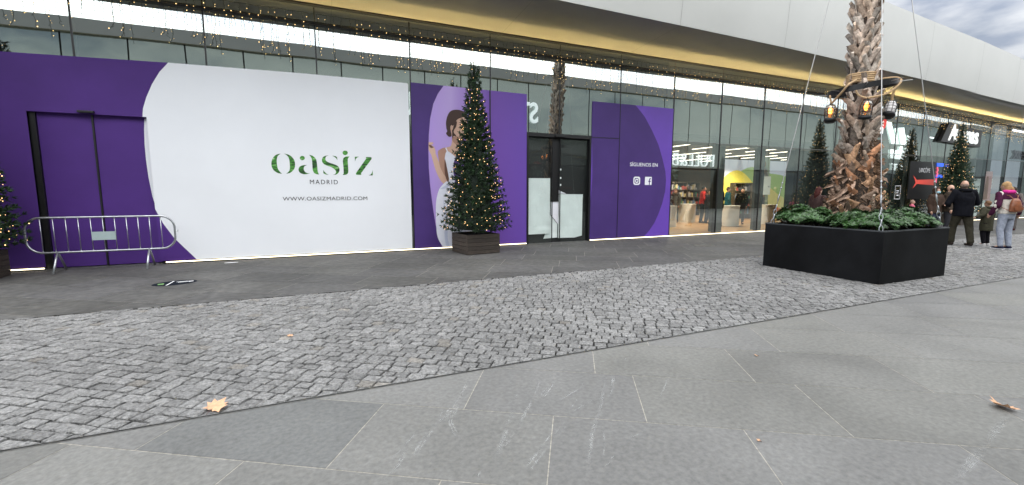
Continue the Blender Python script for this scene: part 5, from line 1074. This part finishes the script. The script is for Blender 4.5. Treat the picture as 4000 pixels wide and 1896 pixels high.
# rz: 0 faces -Y (towards the near pavement); pi faces the shop; angles turn the figure counter-clockwise
TO_R=R(90)  # faces +X, along the street
WALK=R(112)
man=person('bulky bald man in black hooded jacket and olive trousers beside a child',(16.17,-5.02,0),R(140),1.79,jacket=(.0045,.005,.008),trousers=(.035,.032,.022),shoes=(.03,.022,.018),hair_style='bald',
   bulk=1.16,coat_len=.80,mask=(.30,.50,.62),hood=(.004,.0045,.007),turn=R(-35),L=dict(el=(.33,-.08,1.15),wr=(.26,-.24,1.08),kn=(.14,.06,.50),an=(.12,.20,.10)),Rr=dict(el=(.33,.0,1.14),wr=(.22,-.20,1.06),kn=(.13,-.10,.50),an=(.13,-.10,.085)),lean=.05,cuffs=.075)
person('small child in a long olive hooded coat between the bald man and the woman',(16.86,-5.28,0),R(170),1.24,jacket=(.050,.048,.032),trousers=(.010,.009,.012),shoes=(.62,.60,.60),hair=(.16,.09,.05),
   coat_len=.58,bulk=1.22,hood=(.045,.043,.03),L=dict(el=(.30,.0,1.2),wr=(.33,-.02,.98)),Rr=dict(el=(.34,.02,1.2),wr=(.55,-.04,1.12),kn=(.10,-.03,.5)),soles=(.7,.7,.7),lean=.04)
wm_=person('fair haired woman in plum and cream jacket and light grey leggings',(16.20,-5.86,0),R(160),1.74,jacket=(.60,.56,.50),trousers=(.30,.33,.40),shoes=(.012,.014,.035),hair=(.40,.25,.12),hair_style='pony',
   coat_len=.93,bulk=1.03,soles=(.6,.6,.62),L=dict(el=(.30,.05,1.16),wr=(.36,-.02,.94)),Rr=dict(el=(.29,.03,1.15),wr=(.30,-.12,.93)),hood=(.50,.03,.22),lean=.12,cuffs=.055)
# plum yoke and sleeves over the cream jacket
q=MB(); ln=lambda z:-.12*(z-.9)
torso(q,[(1.30,.212,.160,0,ln(1.3)),(1.42,.205,.140,0,ln(1.42)),(1.48,.135,.108,0,ln(1.48))])
for s,J in ((-1,dict(el=(.30,.05,1.16),wr=(.36,-.02,.94))),(1,dict(el=(.29,.03,1.15),wr=(.30,-.12,.93)))):
    sh=Vector((s*.19,ln(1.43),1.43)); el=Vector((s*J['el'][0],J['el'][1]+ln(J['el'][2]),J['el'][2])); wr=Vector((s*J['wr'][0],J['wr'][1],J['wr'][2])); limb(q,[sh,el,wr],[.082,.070,.055])
remesh(q,.014,'plum_yoke',cloth((.055,.012,.035)),wm_,wr=.010)
kb=1.74/1.75
bp=root('backpack','brown leather backpack worn by the woman in the plum and cream jacket','backpack',(16.20,-5.86,0),R(160)); bp.scale=(kb,)*3
q=MB(); y0=.15+ln(1.2); torso(q,[(.98,.13,.05,.02,y0+.06),(1.0,.165,.075,.02,y0+.07),(1.14,.155,.085,.02,y0+.07),(1.27,.11,.065,.02,y0+.06),(1.33,.06,.04,.02,y0+.045)])
remesh(q,.013,'bag',PR('tan leather',(.20,.065,.025),.45,noise_=(12,.3)),bp,wr=.008)
MB().box(-.10,.14,y0+.135,y0+.150,1.03,1.11,bev=.006).build('front_pocket',bpy.data.materials['tan leather'],bp)
for s in (-1,1): MB().tube([(s*.06+.02,y0+.04,1.32),(s*.12,y0-.02,1.40),(s*.135,y0-.14,1.42)],.010,5).tube([(s*.14+.02,y0+.04,1.02),(s*.20,y0-.06,1.08),(s*.19,y0-.2,1.15)],.008,5).build('strap',bpy.data.materials['tan leather'],bp)
person('bald man with a black face mask in a brown jacket, behind the black jacket man',(19.95,-3.2,0),R(20),1.72,jacket=(.055,.042,.032),trousers=(.03,.03,.035),hair_style='bald',mask=(.012,.012,.014),bulk=1.15,turn=R(-50),vox=.018)
person('hooded person in brown with a pale blue face mask, near the planter corner',(19.45,-3.05,0),R(-15),1.62,jacket=(.050,.032,.024),trousers=(.035,.04,.07),hair_style='hood',hood=(.050,.030,.022),mask=(.35,.60,.68),bulk=1.2,vox=.018,Rr=dict(el=(.27,-.1,1.15),wr=(.12,-.24,1.12)))
person('walking person in a grey coat half hidden behind the woman with the backpack',(23.95,-3.45,0),R(100),1.66,jacket=(.14,.12,.11),trousers=(.10,.09,.085),shoes=(.05,.012,.012),hair=(.05,.035,.03),vox=.018,L=dict(kn=(.11,-.14,.52),an=(.11,-.12,.10)),Rr=dict(kn=(.11,.08,.5),an=(.11,.26,.16)))
person('person in a blue jacket with short hair at the far right edge of the view',(29.2,-2.5,0),R(200),1.72,jacket=(.03,.10,.20),trousers=(.012,.014,.025),hair=(.12,.08,.05),vox=.018)
person('dark red haired person passing behind the left side of the planter',(13.0,-3.1,0),R(80),1.62,jacket=(.05,.03,.028),trousers=(.02,.02,.03),hair=(.055,.016,.014),hair_style='long',vox=.018)
person('brown haired person with a pale face mask passing behind the palm trunk',(14.4,-3.0,0),R(-60),1.50,jacket=(.06,.04,.035),trousers=(.03,.03,.03),hair=(.09,.045,.03),hair_style='long',mask=(.45,.6,.68),vox=.018)
person('person in pink behind the right end of the planter shrubs',(19.9,-2.2,0),R(30),1.18,jacket=(.50,.12,.18),trousers=(.05,.05,.08),hair=(.3,.2,.15),vox=.018)
# inside the shop
z_=.013
person('person in long grey coat inside the shop, left in the first clear window',(15.45,4.95,z_),R(-75),1.62,jacket=(.075,.070,.058),trousers=(.035,.032,.03),hair=(.05,.04,.03),coat_len=.55,vox=.02,L=dict(kn=(.11,-.12,.5),an=(.11,-.05,.085)))
person('dark clothed person at the rear shelf inside the shop, left window',(16.75,6.9,z_),R(170),1.6,jacket=(.035,.034,.04),vox=.02)
person('man in a red sweater and black trousers at the shop counter',(16.42,4.25,z_),R(35),1.72,jacket=(.42,.022,.018),trousers=(.010,.010,.013),hair=(.012,.010,.01),skin=SKIN2,coat_len=.90,vox=.018,L=dict(el=(.24,-.1,1.15),wr=(.18,-.26,1.08)),lean=.06)
person('person in black close beside the man in the red sweater',(16.42,3.95,z_),R(60),1.52,jacket=(.022,.018,.02),trousers=(.018,.02,.035),vox=.02)
person('man in a dark navy jacket standing between two shop counters',(15.20,2.2,z_),R(195),1.74,jacket=(.014,.016,.026),trousers=(.016,.017,.022),hair=(.02,.017,.015),vox=.018,bulk=1.08,L=dict(el=(.27,.0,1.14),wr=(.28,-.1,.88)))
person('person in a teal jacket with hood inside the shop by the dark shelf',(17.9,4.1,z_),R(60),1.68,jacket=(.02,.11,.14),trousers=(.02,.02,.03),hair=(.10,.06,.04),vox=.02,coat_len=.85)
person('stooping person in a black coat in front of the mural inside the shop',(17.40,2.95,z_),R(-40),1.62,jacket=(.012,.012,.014),trousers=(.04,.045,.05),hair=(.05,.04,.035),lean=.35,vox=.018)
person('dark figure before the glowing mural, right of the hanging card',(20.6,4.3,z_),R(90),1.6,jacket=(.10,.11,.12),trousers=(.08,.08,.09),vox=.02)
# ---------------- shop signs on our facade and posters
s=root('shop_sign','black slanted sign board with large white condensed lettering, behind the right christmas tree','shop sign',(0,0,0))
MB().add([(26.30,-.16,3.80),(30.0,-.16,3.66),(30.0,-.16,4.46),(26.86,-.16,4.66),(26.30,-.03,3.80),(30.0,-.03,3.66),(30.0,-.03,4.46),(26.86,-.03,4.66)],[(0,1,2,3),(4,7,6,5),(0,4,5,1),(1,5,6,2),(2,6,7,3),(3,7,4,0)]).build('board',M['black'],s)
lit=EM('sign letter white',(.95,.98,.95),.55)
def letters(txt,spans,z0,z1,y,mat,par,bold=.03,depth=.03,mirror=False):
    for ch,(a,b_) in zip(txt,spans): 
        k=text_mesh(ch,a,b_,z0,z1,y,mat,'letter',par,bold=bold,depth=depth,mirror=mirror)
text_mesh('A',26.85,27.50,3.86,4.63,-.17,lit,'letter',s,bold=.015,depth=.03,shear=.25)
for ch,a,b_,h in (('r',27.50,27.84,4.42),('o',27.86,28.24,4.40),('m',28.28,28.86,4.36),('a',28.90,29.24,4.36),('s',29.28,29.62,4.34)):
    text_mesh(ch,a,b_,3.86-(a-26.85)*.03,h,-.17,lit,'letter',s,bold=.02,depth=.03)
k_=root('round_sign','round red sign disc with a white k, just under the unlit white lantern','shop sign',(21.55,-.12,4.36))
MB().add([(.28*math.cos(2*PI*i/28),y,.30*math.sin(2*PI*i/28)) for y in (-.06,.05) for i in range(28)],[tuple(range(28)),tuple(range(55,27,-1))]+[(i,(i+1)%28,28+(i+1)%28,28+i) for i in range(28)]).build('disc',EM('red sign',(.50,.03,.02),.6),k_)
text_mesh('k',-.085,.085,-.15,.14,-.065,lit,'letter',k_,bold=.02)
n_=root('sign_letter','white letter n of a shop sign beside the palm trunk','shop sign',(0,0,0))
text_mesh('n',21.05,21.62,3.90,4.20,-.14,lit,'letter',n_,bold=.03,depth=.05)
lc_=root('perfume_poster','black poster with white lettering and a red ribbon star, left of the right christmas tree','poster',(0,-.02,0))
MB().box(24.30,26.42,0,.01,1.15,2.85).build('board',M['black'],lc_)
text_mesh('LANCÔME',25.05,25.98,2.36,2.62,-.003,M['white'],'lettering',lc_,bold=-.01)
MB().poly_xz([(24.62,2.22),(24.95,2.02),(26.42,2.06),(26.42,1.78),(24.98,1.84),(24.66,1.62),(24.86,1.90)],-.003).build('red_ribbon',EM('ribbon red',(.60,.07,.05),.25),lc_)
wd=root('window_sticker','blue and pink stickers on the glass between the black poster and the right christmas tree','stickers',(0,-.022,0))
bl_=EM('blue sticker',(.03,.12,.8),.6); pk_=EM('pink sticker',(.8,.12,.2),.5)
for q in ((26.52,27.12,2.66,2.82),(26.52,27.12,2.14,2.28),(27.35,27.6,2.66,2.80)): MB().box(q[0],q[1],0,.004,q[2],q[3]).build('blue_bar',bl_,wd)
mb=MB()
for i in range(5): mb.sph((26.60+.05*(i%2),0,2.58-.09*i),.075,8,6,sc=(1,.1,.8))
mb.box(26.53,26.66,0,.004,1.9,2.12).build('pink_script',pk_,wd)
sp_=root('price_frame','small white outlined notice on the dark glass above the right shrubs','notice',(0,-.02,0))
o=[(23.3,1.15),(23.3,1.75),(23.72,1.75),(23.72,1.15)]; i_=[(23.32,1.17),(23.32,1.73),(23.70,1.73),(23.70,1.17)]
mb=MB(); mb.add([(x,0,z) for x,z in o]+[(x,0,z) for x,z in i_],[(k,(k+1)%4,4+(k+1)%4,4+k) for k in range(4)]); mb.build('outline',M['white'],sp_)
MB().box(23.42,23.6,0,.002,1.5,1.54).box(23.42,23.56,0,.002,1.42,1.45).box(23.45,23.6,0,.002,1.3,1.35).build('small_print',M['white'],sp_)
tub=root('tube_lamp','long white tube lamp under the canopy at the far right','lamp',(0,0,0)); MB().tube([(29.2,-1.5,4.28),(33,-1.5,4.16)],.035,8).build('tube',EM('tube light',(.95,.98,1),2.2),tub); MB().tube([(30,-1.5,4.27),(30,-1.5,5.3)],.01,5).tube([(32.5,-1.5,4.2),(32.5,-1.5,5.2)],.01,5).build('hanger',M['cable'],tub)
dr=root('window_display','white layered display stand behind the glass, above the bald man','display',(36.4,2.4,0))
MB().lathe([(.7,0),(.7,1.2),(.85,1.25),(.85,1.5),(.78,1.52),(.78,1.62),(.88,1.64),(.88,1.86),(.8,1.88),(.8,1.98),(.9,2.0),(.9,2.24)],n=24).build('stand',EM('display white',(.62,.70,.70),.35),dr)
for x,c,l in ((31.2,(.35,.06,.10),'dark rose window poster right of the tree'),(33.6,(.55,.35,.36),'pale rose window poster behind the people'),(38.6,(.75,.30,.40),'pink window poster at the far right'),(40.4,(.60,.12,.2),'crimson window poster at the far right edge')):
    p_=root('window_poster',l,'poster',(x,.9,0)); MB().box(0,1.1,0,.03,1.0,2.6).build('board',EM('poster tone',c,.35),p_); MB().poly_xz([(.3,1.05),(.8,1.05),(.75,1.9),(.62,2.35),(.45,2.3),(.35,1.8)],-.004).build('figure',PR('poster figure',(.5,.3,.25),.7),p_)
# little bits seen through the entrance
tag(MB().tube([(6.10,.17,2.75),(6.11,.17,2.45),(6.07,.17,2.38),(6.14,.17,2.36),(6.10,.17,2.42)],.008,5).build('loose_cable',M['white_v']),'loose white cable end hanging inside the dark entrance','cable')
for x,z,l in ((6.335,2.10,'upper'),(6.335,1.86,'middle'),(6.335,1.66,'lower')):
    tag(MB().box(x,x+.04,.028,.034,z,z+.05).build('tape_piece',M['paper']),'scrap of white tape on the door edge, %s of three'%l,'tape')

# ---------------- building across the street (seen mirrored in the glass)
O=root('opposite_building','shopping building across the street with dark glass front and high canopy, seen as reflection','building')
def panel_mat(name,dcol,refl,rough=.02,gcol=(.80,.88,.84)):
    m=bpy.data.materials.new(name); m.use_nodes=True; nt=m.node_tree; nt.nodes.clear(); L=nt.links.new
    o=nt.nodes.new('ShaderNodeOutputMaterial'); mix=nt.nodes.new('ShaderNodeMixShader'); g=nt.nodes.new('ShaderNodeBsdfGlossy'); d=nt.nodes.new('ShaderNodeBsdfDiffuse')
    g.inputs['Roughness'].default_value=rough; g.inputs['Color'].default_value=(*gcol,1); d.inputs['Color'].default_value=(*dcol,1); mix.inputs[0].default_value=refl
    tc=nt.nodes.new('ShaderNodeTexCoord'); n=nt.nodes.new('ShaderNodeTexNoise'); n.inputs['Scale'].default_value=.35; bp=nt.nodes.new('ShaderNodeBump'); bp.inputs['Strength'].default_value=.35; bp.inputs['Distance'].default_value=.06
    L(tc.outputs['Object'],n.inputs['Vector']); L(n.outputs[0],bp.inputs['Height']); L(bp.outputs[0],g.inputs['Normal'])
    L(d.outputs[0],mix.inputs[1]); L(g.outputs[0],mix.inputs[2]); L(mix.outputs[0],o.inputs[0]); return m
OG=panel_mat('grey green facade glass',(.20,.235,.215),.5); OG2=panel_mat('dark shop glass',(.018,.022,.02),.22)
YO=-16.0; x=-34.0; sp=2.35; i=0
while x<125:
    MB().box(x,x+sp-.07,YO-.05,YO,3.3,8.69).build('facade_panel',OG,O)
    i+=1; x+=sp
MB().box(-34,125,YO-.08,YO-.04,0.0,3.3).build('shop_glass',OG2,O)
MB().box(-34,125,YO-.3,YO-.09,0,8.7).build('wall',M['black'],O)
MB().box(-34,125,YO-.04,YO+.02,3.25,3.38).build('sign_band',M['black'],O)
mb=MB().add([(-34,YO,8.70),(125,YO,8.70),(125,-15.75,8.69),(-34,-15.75,8.69)],[(0,1,2,3)]); mb.build('soffit',PR('opposite soffit glow tone',(.42,.38,.28),.6),O)  # tan colour paints in the warm glow under the canopy edge
MB().add([(-34,-15.75,8.69),(125,-15.75,8.69),(125,-15.7,9.31),(-34,-15.7,9.31)],[(0,1,2,3)]).build('fascia',PR('opposite fascia',(.30,.31,.30),.6),O)
MB().add([(-34,-15.7,9.31),(125,-15.7,9.31),(125,-26,9.25),(-34,-26,9.25)],[(0,1,2,3)]).build('roof',M['dark'],O)
tone=[(.16,.17,.16),(.5,.45,.35),(.05,.05,.05)]
wlit=EM('opposite sign letter',(.92,.96,.97),1.5); 
def osign(label,txt,xr,xl,z0,z1,mat,bold=.02):
    r=root('shop_sign',label,'shop sign',(0,0,0)); n=len(txt); w=(xr-xl)
    c=text_mesh(txt,xl,xr,z0,z1,YO+.06,mat,'lettering',r,bold=bold,depth=.12,mirror=True); return r
osign('large white shop lettering across the street, mirrored in the first clear window','PULL&BEAR',30.05,22.9,3.52,4.50,wlit,-.018)
osign('tall pale shop lettering across the street, only its first letter mirrored above the entrance','STRADIVARIUS',13.65,3.6,5.98,7.40,EM('pale letters',(.75,.80,.82),.8),.015)
a=root('shop_sign','three slanted white bars over lowercase lettering, mirrored right of the palm','shop sign',(0,0,0))
text_mesh('adidas',55.2,60.2,4.95,6.25,YO+.06,wlit,'lettering',a,bold=.03,depth=.1,mirror=True)
text_mesh('OUTLET',55.6,60.0,3.75,4.45,YO+.06,wlit,'lettering',a,bold=.0,depth=.1,mirror=True)
for dx,h in ((0,1.0),(1.55,1.75),(3.1,2.5)):
    # bars grow towards the last letter; slanted tops
    x1=59.6-dx; b0=6.45; w=1.15
    MB().add([(x1,YO+.1,b0),(x1-w,YO+.1,b0),(x1-w-h*.55,YO+.1,b0+h*.95),(x1-h*.30,YO+.1,b0+h*.55) if False else (x1-h*.62+.15,YO+.1,b0+h*1.0)],[(0,1,2,3)]).build('bar',wlit,a)
osign('black rounded shop lettering across the street, mirrored at the far right','GEOX',88.6,82.6,5.7,6.8,PR('black sign',(.01,.01,.012),.5),.05)
